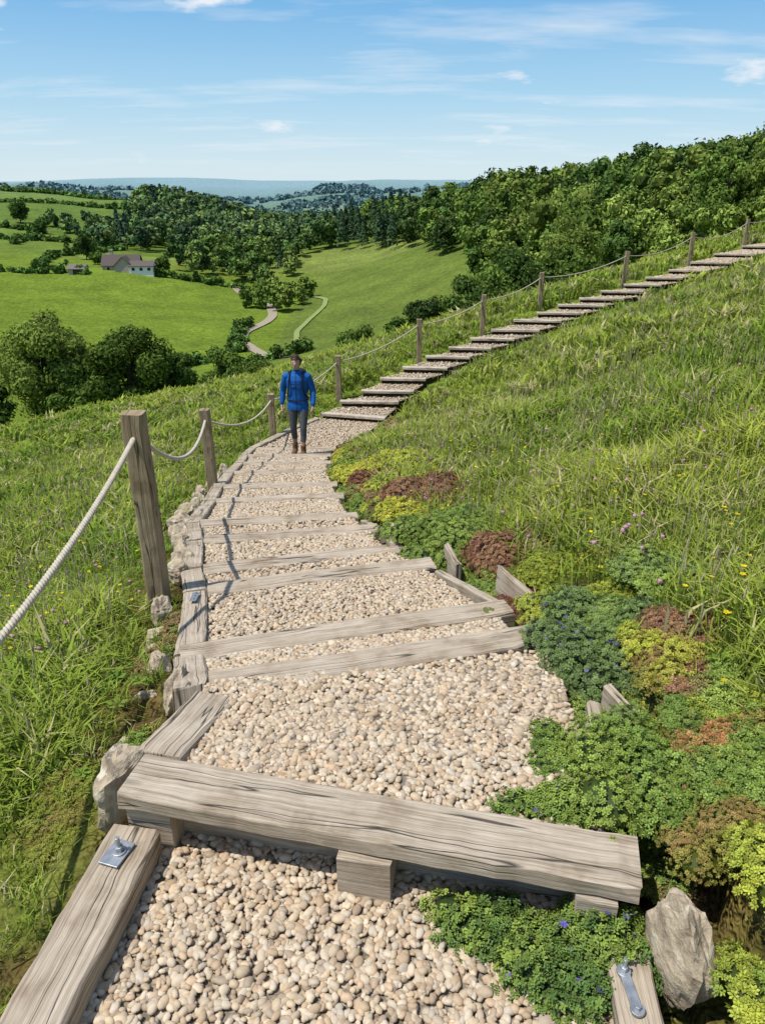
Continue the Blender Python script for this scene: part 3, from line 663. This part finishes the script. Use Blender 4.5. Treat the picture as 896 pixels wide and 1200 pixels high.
tree('hawthorn_tree',-31.5,57,6.0,3.0,GB,5,6000,.16)
tree('hawthorn_tree',-24.0,57,5.2,2.6,GA,6,5000,.16)
tree('oak_tree',-35.5,60,6.5,3.2,GB,7,6000,.16)
tree('ash_tree',33.5,66,11.0,3.8,GC*1.1,21,9000,.18)
tree('ash_tree',38.0,69,12.5,4.4,GC,22,9000,.18)
tree('oak_tree',29.5,70,8.5,3.4,GA,23,6500,.18)
tree('oak_tree',-173,380,11,5.0,GB,8,1500,.6)
tree('oak_tree',-94,248,8,3.8,GB*.8,9,2200,.4)
tree('oak_tree',-152,352,6,3.5,GB,10,900,.5)
tree('oak_tree',-64,226,6,2.8,GA,11,1600,.35)
tree('oak_tree',-85,232,4,2.4,GA,12,1200,.35)
def bush(x,y,h,rx,col,seed,nq=2800,ls=.15):
    a=Acc();z=H1(x,y);crown(a,np.array([x,y,z+h*.45]),rx,h*.5,18,nq,ls,col,np.random.default_rng(seed),lobe=.40);return a.build('bush',M_leaf)
bush(-2.4,72,4.2,2.2,GA,1);bush(3.2,60,4.2,1.6,GD,2);bush(1.5,62,3.2,1.4,GB,3);bush(6.2,57,4.4,1.9,GB,4);bush(8.6,57.5,5,2.1,GA,5);bush(-13,78,3,2,GA,6);bush(11.5,60,6,2.7,GB,7);bush(16,66,8,3.6,GC*.9,8,5000);bush(5,70,5,2.2,GC,9);bush(14,60,5,2.4,GA,10)
def poly_scatter(poly,sp,rr):
    P=np.array(poly,float);mn=P.min(0);mx=P.max(0);xs=np.arange(mn[0],mx[0],sp);ys=np.arange(mn[1],mx[1],sp);gx,gy=np.meshgrid(xs,ys);gx=gx.ravel()+rr.uniform(-.45,.45,gx.size)*sp;gy=gy.ravel()+rr.uniform(-.45,.45,gy.size)*sp
    ins=np.zeros(len(gx),bool);j=len(P)-1
    for i in range(len(P)):
        c=((P[i,1]>gy)!=(P[j,1]>gy))&(gx<(P[j,0]-P[i,0])*(gy-P[i,1])/(P[j,1]-P[i,1]+1e-9)+P[i,0]);ins^=c;j=i
    return gx[ins],gy[ins]
def wood(name,poly,sp,hr,nq_at100,seed,conifer=.0,cols=(GA,GB,GD,GA,GC),haze=0):
    rr=np.random.default_rng(seed);x,y=poly_scatter(poly,sp,rr);z=H(x,y);a=Acc()
    for i in range(len(x)):
        d=math.hypot(x[i],y[i]);h=rr.uniform(*hr);nq=int(np.clip(nq_at100*(100/d)**1.6,150,3200));ls=.0026*d*rr.uniform(.9,1.1);ls=max(.16,ls)
        col=cols[rr.integers(0,len(cols))]*rr.uniform(.8,1.25);col=col*(1-haze)+np.array([.15,.24,.25])*haze  # distance haze painted into the leaf colour
        if rr.random()<conifer:
            n=nq;t=rr.random(n)**.7;ang=rr.uniform(0,6.28,n);R_=h*.20*(1-t)*(.75+.35*np.abs(np.sin(t*22)))+.1;p=np.c_[x[i]+R_*np.cos(ang),y[i]+R_*np.sin(ang),z[i]+h*1.0*(.12+.88*t)]
            nn=np.c_[np.cos(ang),np.sin(ang),np.full(n,.5)]+rr.normal(size=(n,3))*.4;t1=np.cross(nn,rr.normal(size=(n,3)));t1/=np.linalg.norm(t1,axis=1,keepdims=True);t2=np.cross(nn/np.linalg.norm(nn,axis=1,keepdims=True),t1);s=ls*.9
            a.add(np.stack([p-t1*s,p-t2*s*.5,p+t1*s,p+t2*s*.5],1).reshape(-1,3),np.arange(n*4).reshape(-1,4),np.repeat((np.array([.05,.09,.035])*(1-haze)+np.array([.15,.24,.25])*haze)*rr.uniform(.7,1.3,(n,1)),4,0))  # conifer colour takes the same painted haze
        else:
            big=rr.uniform(.8,1.25)
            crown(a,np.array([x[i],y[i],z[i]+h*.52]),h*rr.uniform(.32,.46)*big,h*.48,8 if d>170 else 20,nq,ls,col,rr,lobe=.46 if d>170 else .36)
    return a.build(name,M_farleaf)
wood('right_woodland_trees',[(22,100),(30,88),(36,80),(48,72),(90,74),(140,150),(120,330),(30,420),(-10,330),(6,256),(18,205),(17,140)],7.3,(8,13.5),1700,1)
wood('hedgerow_shrubs',[(12,82),(22,70),(31,60),(40,54),(52,50),(48,74),(30,86),(20,98),(16,120)],4.0,(2.6,6.0),1300,2,cols=(GC,GA,GC*1.1,GB))
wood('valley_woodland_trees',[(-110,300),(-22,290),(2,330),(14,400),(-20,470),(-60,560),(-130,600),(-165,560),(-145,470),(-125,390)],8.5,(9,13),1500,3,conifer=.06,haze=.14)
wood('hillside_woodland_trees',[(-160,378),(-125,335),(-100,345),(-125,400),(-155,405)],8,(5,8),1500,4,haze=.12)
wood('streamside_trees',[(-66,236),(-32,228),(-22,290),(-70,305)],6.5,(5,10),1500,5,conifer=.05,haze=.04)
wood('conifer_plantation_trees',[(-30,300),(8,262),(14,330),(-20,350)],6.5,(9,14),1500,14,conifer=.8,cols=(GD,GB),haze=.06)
wood('streamside_shrubs',[(-34,190),(-21,185),(-19,225),(-36,228)],4.5,(3,6),1200,6,cols=(GC,GA))
rr=np.random.default_rng(77);a=Acc()
for k in range(130):
    ang=math.radians(rr.uniform(-34,6));r0=rr.uniform(700,2300)
    x0,y0=r0*math.sin(ang),r0*math.cos(ang);dirn=rr.uniform(-.4,.4);L_=rr.uniform(40,260);m=int(2+L_/16);haze_tint=float(sstep(250,2000,np.array([r0]))[0])**.6
    for j in range(m):
        xx=x0+math.cos(dirn)*L_*(j/m-.5)+rr.normal()*4;yy=y0+math.sin(dirn)*L_*(j/m-.5)+rr.normal()*4;hh=rr.uniform(3,7)
        crown(a,np.array([xx,yy,H1(xx,yy)+hh*.35]),hh*1.3,hh*.45,3,24,.0030*r0,GB*(1-.92*haze_tint)+np.array([.13,.22,.25])*.92*haze_tint,rr,lobe=.7)  # copse colour fades to bluish painted haze with distance
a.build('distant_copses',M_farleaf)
def hedge(pts_,h,seed,w=1.2):
    rr=np.random.default_rng(seed);a=Acc()
    for (p,q) in zip(pts_[:-1],pts_[1:]):
        L=math.dist(p,q);n=int(L/(w*1.2))+1
        for k in range(n):
            t=k/n;x=p[0]*(1-t)+q[0]*t+rr.normal()*.5;y=p[1]*(1-t)+q[1]*t+rr.normal()*.5;hh=h*rr.uniform(.6,1.6)*(2.2 if rr.random()<.06 else 1);d=math.hypot(x,y)
            crown(a,np.array([x,y,H1(x,y)+hh*.4]),w*rr.uniform(.9,1.5),hh*.55,4,int(np.clip(120*150/d,40,250)),.0024*d,GB*rr.uniform(.8,1.6),rr,lobe=.6)
    a.build('hedge',M_farleaf)
hedge([(-112,216),(-80,213)],1.4,1);hedge([(-160,320),(-122,318),(-100,300)],1.7,2,1.8);hedge([(-240,465),(-143,470)],1.6,3,2.0);hedge([(-64,219),(-46,226),(-36,226),(-30,205)],2.0,4)
hedge([(-36,128),(-31,136),(-28,146),(-31,157),(-30,170)],1.8,5);hedge([(-130,276),(-170,400)],1.7,6,1.5);hedge([(-100,300),(-105,250),(-98,222)],1.6,8,1.3)
hedge([(-26,126),(-17,133),(-13,142)],1.8,9);hedge([(-190,360),(-150,355)],1.7,10,1.6);hedge([(-330,620),(-190,640)],1.8,12,2.6)
# ---------------------------------------------------------------- tracks
def track(name,pts_,w,col):
    P=np.array(pts_,float);t=np.linspace(0,len(P)-1,120);px=np.interp(t,range(len(P)),P[:,0]);py=np.interp(t,range(len(P)),P[:,1])
    for _ in range(8):
        px[1:-1]=(px[:-2]+px[2:]+px[1:-1])/3;py[1:-1]=(py[:-2]+py[2:]+py[1:-1])/3
    dx=np.gradient(px);dy=np.gradient(py);l=np.hypot(dx,dy);nx=-dy/l;ny=dx/l
    a=Acc();rows=[]
    for s in(-.5,-.17,.17,.5):
        X=px+nx*w*s;Y=py+ny*w*s;rows.append(np.c_[X,Y,H(X,Y)+.22])
    v=np.concatenate(rows);n=len(px);f=[[r*n+i,r*n+i+1,(r+1)*n+i+1,(r+1)*n+i] for r in range(3) for i in range(n-1)]
    a.add(v,np.array(f)[:,::-1],col);a.build(name,M_plain)
track('farm_track',[(-44,228),(-41,219.5),(-33,207),(-28.6,194),(-26.2,182),(-26.5,174),(-29.8,162),(-29,154),(-25.5,147),(-20.4,138),(-16,130)],2.2,(.34,.29,.21))
track('grass_track',[(-21,216),(-18.6,209),(-14.6,198),(-14.4,188),(-16.8,175),(-18.6,163),(-17.5,152),(-14,142)],1.2,(.23,.29,.09))
# ---------------------------------------------------------------- farm
farm=empty('farmhouse')
def gable(cx,cy,z,w,l,hw,hr,wall,roof,rot,win=0,door=False):
    M=Matrix.Translation((cx,cy,z))@Matrix.Rotation(rot,4,'Z');a=Acc()
    X,Yy=l/2,w/2
    v=[(-X,-Yy,-1.5),(X,-Yy,-1.5),(X,Yy,-1.5),(-X,Yy,-1.5),(-X,-Yy,hw),(X,-Yy,hw),(X,Yy,hw),(-X,Yy,hw),(-X,0,hw+hr),(X,0,hw+hr)]
    def tr(v):return np.array([(M@Vector(p))[:] for p in v])
    a.add(tr(v),[[0,1,5,4],[2,3,7,6]],wall);a.add(tr(v),[[1,2,6,9,5],[3,0,4,8,7]],wall)
    o=.35;k=hr/Yy
    for s in(-1,1):
        y0=s*(Yy+o);z0=hw-o*k
        rv=[(-X-o,y0,z0),(X+o,y0,z0),(X+o,0,hw+hr),(-X-o,0,hw+hr)];rv+=[(p[0],p[1],p[2]+.18) for p in rv]
        a.add(tr(rv),[[0,1,2,3],[4,5,6,7],[0,1,5,4],[1,2,6,5],[3,0,4,7]],roof)
    for i in range(win):
        xx=-X+(i+.5)*l/win
        for s in(-1,1):
            yy=s*(Yy+.03);a.add(tr([(xx-.4,yy,hw*.35),(xx+.4,yy,hw*.35),(xx+.4,yy,hw*.75),(xx-.4,yy,hw*.75)]),[[0,1,2,3]],(.02,.025,.03))
            yy=s*(Yy+.015);a.add(tr([(xx-.52,yy,hw*.31),(xx+.52,yy,hw*.31),(xx+.52,yy,hw*.8),(xx-.52,yy,hw*.8)]),[[0,1,2,3]],(.6,.6,.58))
    if door:
        a.add(tr([(-1.0,-Yy-.05,-1),(1.0,-Yy-.05,-1),(1.0,-Yy-.05,hw*.85),(-1.0,-Yy-.05,hw*.85)]),[[0,1,2,3]],(.05,.04,.03))
    return a
z0=H1(-72,220)-.3
gable(-74.2,222,z0,6,10,1.9,2.5,(.42,.37,.32),(.10,.08,.07),.1,3).build('main_house',M_plain,False,farm)
gable(-72.6,219.4,z0,5,4.5,1.9,2.3,(.42,.36,.30),(.105,.085,.072),1.62,1).build('gabled_wing',M_plain,False,farm)
gable(-67.6,219.0,z0,4.2,6.5,1.9,1.1,(.80,.79,.77),(.12,.10,.09),.05,3).build('white_lean_to',M_plain,False,farm)
bm=bmesh.new();prim_box(bm,(-77,222.2,z0+4.8),(.9,.7,1.8));prim_box(bm,(-77,222.2,z0+5.75),(1.1,.9,.2));bmob('chimney',bm,M_stone,farm)
gable(-84,214,H1(-84,214),3.2,4.5,1.2,.9,(.40,.36,.30),(.17,.15,.13),.1,0,True).build('stone_barn',M_plain,False)
# ---------------------------------------------------------------- person
per=empty('walking_hiker')
PX,PY=-1.35,11.55
pz=-4.0
for b in bays:
    if bay_inside(b,np.array([PX]),np.array([PY]))[0]: pz=float(bay_z(b,np.array([PX]),np.array([PY]))[0])
def ell_tube(pts_,seg=16):
    P=np.array([p[:3] for p in pts_],float);t=np.gradient(P,axis=0);t/=np.linalg.norm(t,axis=1,keepdims=True)
    a=np.array([[1.,0,0]])-t*t[:,0:1];a/=np.linalg.norm(a,axis=1,keepdims=True);b=np.cross(t,a);th=np.arange(seg)*2*math.pi/seg
    rx=np.array([p[3] for p in pts_]);ry=np.array([p[4] if len(p)>4 else p[3] for p in pts_])
    v=(P[:,None]+rx[:,None,None]*np.cos(th)[None,:,None]*a[:,None]+ry[:,None,None]*np.sin(th)[None,:,None]*b[:,None]).reshape(-1,3);n=len(P)
    f=[[k*seg+i,k*seg+(i+1)%seg,(k+1)*seg+(i+1)%seg,(k+1)*seg+i] for k in range(n-1) for i in range(seg)]
    v=np.r_[v,P[:1],P[-1:]];tr=[[n*seg,(i+1)%seg,i] for i in range(seg)]+[[n*seg+1,(n-1)*seg+i,(n-1)*seg+(i+1)%seg] for i in range(seg)]
    return v,np.array(f),np.array(tr)
def fuse(name,parts,vox,smooth_it,mats,classify,parent):
    a=Acc()
    for p in parts:
        if len(p)==3:
            a.add(p[0],p[1],(1,1,1));n=a.n-len(p[0]);a.F.append(p[2]+n)
        else:a.add(p[0],p[1],(1,1,1))
    o=a.build(name+'_tmp',mats[0]);md=o.modifiers.new('r','REMESH');md.mode='VOXEL';md.voxel_size=vox
    if smooth_it:
        s=o.modifiers.new('s','SMOOTH');s.iterations=smooth_it;s.factor=.5
    dg=bpy.context.evaluated_depsgraph_get();me=bpy.data.meshes.new_from_object(o.evaluated_get(dg));bpy.data.objects.remove(o)
    me.materials.clear()
    n=len(me.vertices);co=np.empty(n*3,np.float32);me.vertices.foreach_get('co',co);co=co.reshape(-1,3)
    col=classify(co)
    for ca in list(me.color_attributes):me.color_attributes.remove(ca)
    ca=me.color_attributes.new('Col','FLOAT_COLOR','POINT');ca.data.foreach_set('color',np.c_[col,np.ones(n)].ravel().astype(np.float32))
    me.materials.append(mats[0]);me.polygons.foreach_set('use_smooth',np.ones(len(me.polygons),bool))
    ob=bpy.data.objects.new(name,me);scene.collection.objects.link(ob);ob.parent=parent;return ob
def ellip(c,r,rotx_=0,src=ICO3):
    v=src[0]*np.array(r);cx,sx=math.cos(rotx_),math.sin(rotx_);v=v@np.array([[1,0,0],[0,cx,sx],[0,-sx,cx]]);return v+np.array(c),src[1]
parts=[]
parts.append(ell_tube([(0,.0,.80,.172,.13),(0,0,.86,.176,.132),(0,0,.95,.167,.122),(0,-.005,1.06,.158,.117),(0,-.005,1.18,.175,.124),(0,0,1.29,.190,.124),(0,.005,1.36,.165,.10),(0,.005,1.40,.10,.075),(0,0,1.43,.068,.064)]))
parts.append(ell_tube([(0,0,1.38,.054),(0,-.012,1.45,.05),(0,-.02,1.52,.05)]))
hr=.22
parts.append(ellip((0,-.03,1.575),(.074,.092,.105),hr));parts.append(ellip((0,-.065,1.525),(.048,.05,.052),hr))
parts.append(ellip((0,-.128,1.553),(.012,.018,.022)));[parts.append(ellip((s*.075,-.015,1.56),(.010,.018,.028))) for s in(-1,1)]
HC={}
for s,(ey,wy) in ((-1,(.05,-.03)),(1,(.03,-.09))):
    sh=(s*.175,.0,1.345);el=(s*.252,ey,1.085);wr=(s*.262,wy,.868)
    parts.append(ell_tube([(s*.12,0,1.36,.06),sh+(.066,),(s*.215,.02,1.23,.060),el+(.052,),(s*.26,(ey+wy)/2,.97,.047),(s*.262,wy+.01,.89,.040)]))
    parts.append(ell_tube([(s*.262,wy+.008,.90,.024),wr+(.024,),(s*.262,wy-.008,.84,.019,.033),(s*.260,wy-.018,.80,.017,.036),(s*.257,wy-.024,.775,.014,.033)]))
    for k in range(4):
        yy=wy-.024+(k-1.5)*.019;L=[.058,.068,.072,.060][3-k]
        parts.append(ell_tube([(s*.258,yy,.785,.0085),(s*.252,yy-.004,.785-L*.45,.0082),(s*.240,yy-.006,.785-L*.8,.0078),(s*.226,yy-.004,.785-L,.0068)],8))
    parts.append(ell_tube([(s*.256,wy-.034,.83,.011),(s*.246,wy-.058,.808,.010),(s*.238,wy-.064,.785,.0085)],8))
    HC[s]=1
for s,kn,an in ((-1,(-.092,-.02,.475),(-.095,.055,.10)),(1,(.095,-.11,.50),(.088,-.145,.135))):
    hip=(s*.085,0,.86)
    parts.append(ell_tube([(s*.07,0,.93,.09,.10),hip+(.095,.10),(s*.09,(kn[1])*.5,.68,.078,.085),kn+(.056,.060),((kn[0]+an[0])/2,(kn[1]+an[1])/2+.02,(kn[2]+an[2])/2+.05,.052,.058),(an[0],an[1]+.005,an[2]+.08,.037,.040),an+(.036,.038)]))
def cls(co):
    x,y,z=co.T;c=np.tile([.010,.10,.36],(len(co),1))
    leg=(np.abs(x)<.2)&(z<.80);c[leg]=[.085,.09,.10];c[leg&(z<.27)]=[.42,.25,.17];c[leg&(z<.20)]=[.12,.11,.10]
    hd=(z>1.435)&(np.abs(x)<.13);c[hd]=[.52,.32,.23]
    col_=(z>1.435)&(z<1.462)&(np.abs(x)<.10);c[col_]=[.010,.08,.30]
    for s in HC: h=(np.sign(x)==s)&(np.abs(x)>.2)&(z<.872);c[h]=[.52,.32,.23]
    zp=(np.abs(x)<.007)&(y<0)&(z<1.42)&(z>.8);c[zp]=[.01,.02,.04]
    return c
fuse('body',parts,.0065,2,[M_plain],cls,per)
bp=[]
for s,ax,ay,az_ in((-1,-.095,.055,.0),(1,.088,-.145,.032)):
    bp.append(ell_tube([(ax,ay+.005,az_+.06,.046,.05),(ax,ay+.005,az_+.13,.045,.048),(ax,ay+.005,az_+.185,.050,.052)]))
    v,f=ellip((ax,ay-.065,az_+.045),(.047,.135,.045));v[:,2]=np.maximum(v[:,2],az_+.004);bp.append((v,f))
    bp.append(ellip((ax,ay+.02,az_+.05),(.042,.055,.05)))
fuse('boots',bp,.007,1,[M_plain],lambda co:np.where((co[:,2:3]<np.where(co[:,0:1]<0,.022,.054)),np.array([[.03,.025,.02]]),np.array([[.15,.08,.04]])),per)
a=Acc()
v,f=ellip((0,-.018,1.592),(.086,.102,.108),hr,ICO4);nz=1+.05*np.sin(v[:,0]*90)+.05*np.sin(v[:,1]*70+v[:,2]*60);v=(v-[0,-.018,1.592])*nz[:,None]+[0,-.018,1.592]
keep=[q for q in f if not ((v[q].mean(0)[1]<-.055 and v[q].mean(0)[2]<1.625) or v[q].mean(0)[2]<1.53)];a.add(v,np.array(keep),(.045,.027,.017));a.build('hair',M_plain,True,per)
a=Acc()
for s in(-1,1):
    v,f=ellip((s*.028,-.113,1.572),(.013,.007,.007),0,ICO2);a.add(v,f,(.75,.72,.70));v,f=ellip((s*.028,-.119,1.572),(.006,.004,.006),0,ICO2);a.add(v,f,(.02,.012,.01));v,f=ellip((s*.029,-.115,1.588),(.018,.006,.0035),0,ICO2);a.add(v,f,(.05,.03,.02))
v,f=ellip((0,-.113,1.522),(.022,.008,.006),0,ICO2);a.add(v,f,(.38,.13,.11));a.build('face_features',M_skin,True,per)
a=Acc()
for s in(-1,1):
    P=np.array([(s*.10,.13,1.30),(s*.10,.10,1.385),(s*.10,.02,1.425),(s*.10,-.07,1.39),(s*.108,-.122,1.30),(s*.118,-.13,1.18),(s*.14,-.095,1.06),(s*.165,.02,1.0)])
    t=np.linspace(0,7,40);Q=np.c_[[np.interp(t,range(8),P[:,i]) for i in range(3)]].T;v,f=tube(Q,.012,8);a.add(v,f,(.015,.016,.02))
P=[(math.cos(q)*.180,math.sin(q)*.134,.97) for q in np.linspace(0,2*math.pi,33)];v,f=tube(P,.009,8);a.add(v,f,(.015,.016,.02))
P=[(-.10,-.137,1.24),(0,-.142,1.238),(.10,-.137,1.24)];v,f=tube(P,.006,8);a.add(v,f,(.015,.016,.02))
a.build('rucksack_straps',M_plain,True,per)
fuse('rucksack',[ellip((0,.20,1.17),(.165,.095,.24)),ellip((0,.19,1.35),(.13,.08,.09)),ellip((0,.27,1.08),(.11,.06,.11))],.012,2,[M_plain],lambda co:np.tile([.02,.025,.035],(len(co),1)),per)
per.location=(PX,PY,pz+.012);per.scale=(.97,)*3;per.rotation_euler=(0,0,-.1)
# ---------------------------------------------------------------- light, sky, camera
sd=Vector((-.40,-.16,.90)).normalized()
el=math.asin(sd.z);rot=math.atan2(sd.x,sd.y)
sl=bpy.data.lights.new('sun','SUN');sl.energy=4.7;sl.angle=math.radians(.6);sl.color=(1,.955,.89)
so=bpy.data.objects.new('sun',sl);scene.collection.objects.link(so);so.rotation_euler=sd.to_track_quat('Z','Y').to_euler();so.location=(-20,-10,40)
w=bpy.data.worlds.new('World');scene.world=w;w.use_nodes=True;nt=w.node_tree;L=nt.links.new
bg=nt.nodes['Background'];sky=nt.nodes.new('ShaderNodeTexSky');sky.sky_type='NISHITA';sky.sun_disc=False;sky.sun_elevation=el;sky.sun_rotation=rot%(2*math.pi);sky.air_density=1.0;sky.dust_density=.5;sky.ozone_density=1.5
tc=nt.nodes.new('ShaderNodeTexCoord');sx=nt.nodes.new('ShaderNodeSeparateXYZ');L(tc.outputs['Generated'],sx.inputs[0])
hor=ramp(nt,[(.0,(.70,.83,.89)),(.03,(.63,.80,.89)),(.10,(.40,.67,.88)),(.20,(.17,.46,.81)),(.45,(.10,.30,.66))]);L(sx.outputs[2],hor.inputs[0])
STR=.135
sc=N(nt,'ShaderNodeVectorMath',operation='SCALE');L(hor.outputs[0],sc.inputs[0]);sc.inputs['Scale'].default_value=1/STR
hf_=ramp(nt,[(.25,.9),(.7,.1)]);L(sx.outputs[2],hf_.inputs[0])
base=N(nt,'ShaderNodeMix',data_type='RGBA');L(hf_.outputs[0],base.inputs[0]);L(sky.outputs[0],base.inputs[6]);L(sc.outputs[0],base.inputs[7])
ad=N(nt,'ShaderNodeMath',operation='ADD');L(sx.outputs[2],ad.inputs[0]);ad.inputs[1].default_value=.10
mxx=N(nt,'ShaderNodeMath',operation='MAXIMUM');L(ad.outputs[0],mxx.inputs[0]);mxx.inputs[1].default_value=.05
dv=[]
for k in(0,1):
    d=N(nt,'ShaderNodeMath',operation='DIVIDE');L(sx.outputs[k],d.inputs[0]);L(mxx.outputs[0],d.inputs[1]);dv.append(d)
cb=nt.nodes.new('ShaderNodeCombineXYZ');L(dv[0].outputs[0],cb.inputs[0]);L(dv[1].outputs[0],cb.inputs[1])
mp=nt.nodes.new('ShaderNodeMapping');mp.inputs['Scale'].default_value=(.6,1.5,1);mp.inputs['Location'].default_value=(3.1,1.7,0);mp.inputs['Rotation'].default_value=(0,0,.15);L(cb.outputs[0],mp.inputs[0])
n1=noise_(nt,1.0,5,mp.outputs[0],.6);r1=ramp(nt,[(.50,0),(.80,.75)]);L(n1.outputs['Fac'],r1.inputs[0])
mp2=nt.nodes.new('ShaderNodeMapping');mp2.inputs['Scale'].default_value=(7,7,22);mp2.inputs['Location'].default_value=(.4,0,.3);L(tc.outputs['Generated'],mp2.inputs[0])
n2=noise_(nt,1.0,5,mp2.outputs[0],.55);r2=ramp(nt,[(.63,0),(.72,.9)]);L(n2.outputs['Fac'],r2.inputs[0])
fs_=N(nt,'ShaderNodeMath',operation='MAXIMUM');L(r1.outputs[0],fs_.inputs[0]);L(r2.outputs[0],fs_.inputs[1])
zr=ramp(nt,[(.01,0),(.05,1)]);L(sx.outputs[2],zr.inputs[0])
fm=N(nt,'ShaderNodeMath',operation='MULTIPLY');L(fs_.outputs[0],fm.inputs[0]);L(zr.outputs[0],fm.inputs[1])
mx=N(nt,'ShaderNodeMix',data_type='RGBA');L(fm.outputs[0],mx.inputs[0]);L(base.outputs[2],mx.inputs[6]);mx.inputs[7].default_value=(6.6,6.85,7.1,1)
L(mx.outputs[2],bg.inputs['Color']);bg.inputs['Strength'].default_value=STR
cam=bpy.data.cameras.new('camera');co=bpy.data.objects.new('camera',cam);scene.collection.objects.link(co);scene.camera=co
cam.sensor_fit='VERTICAL';cam.sensor_height=36;cam.lens=26.0;cam.clip_start=.05;cam.clip_end=20000
co.location=(0,0,0);co.rotation_euler=(math.radians(90-23.6),0,0)
scene.view_settings.view_transform='Standard';scene.view_settings.look='None';scene.view_settings.exposure=0
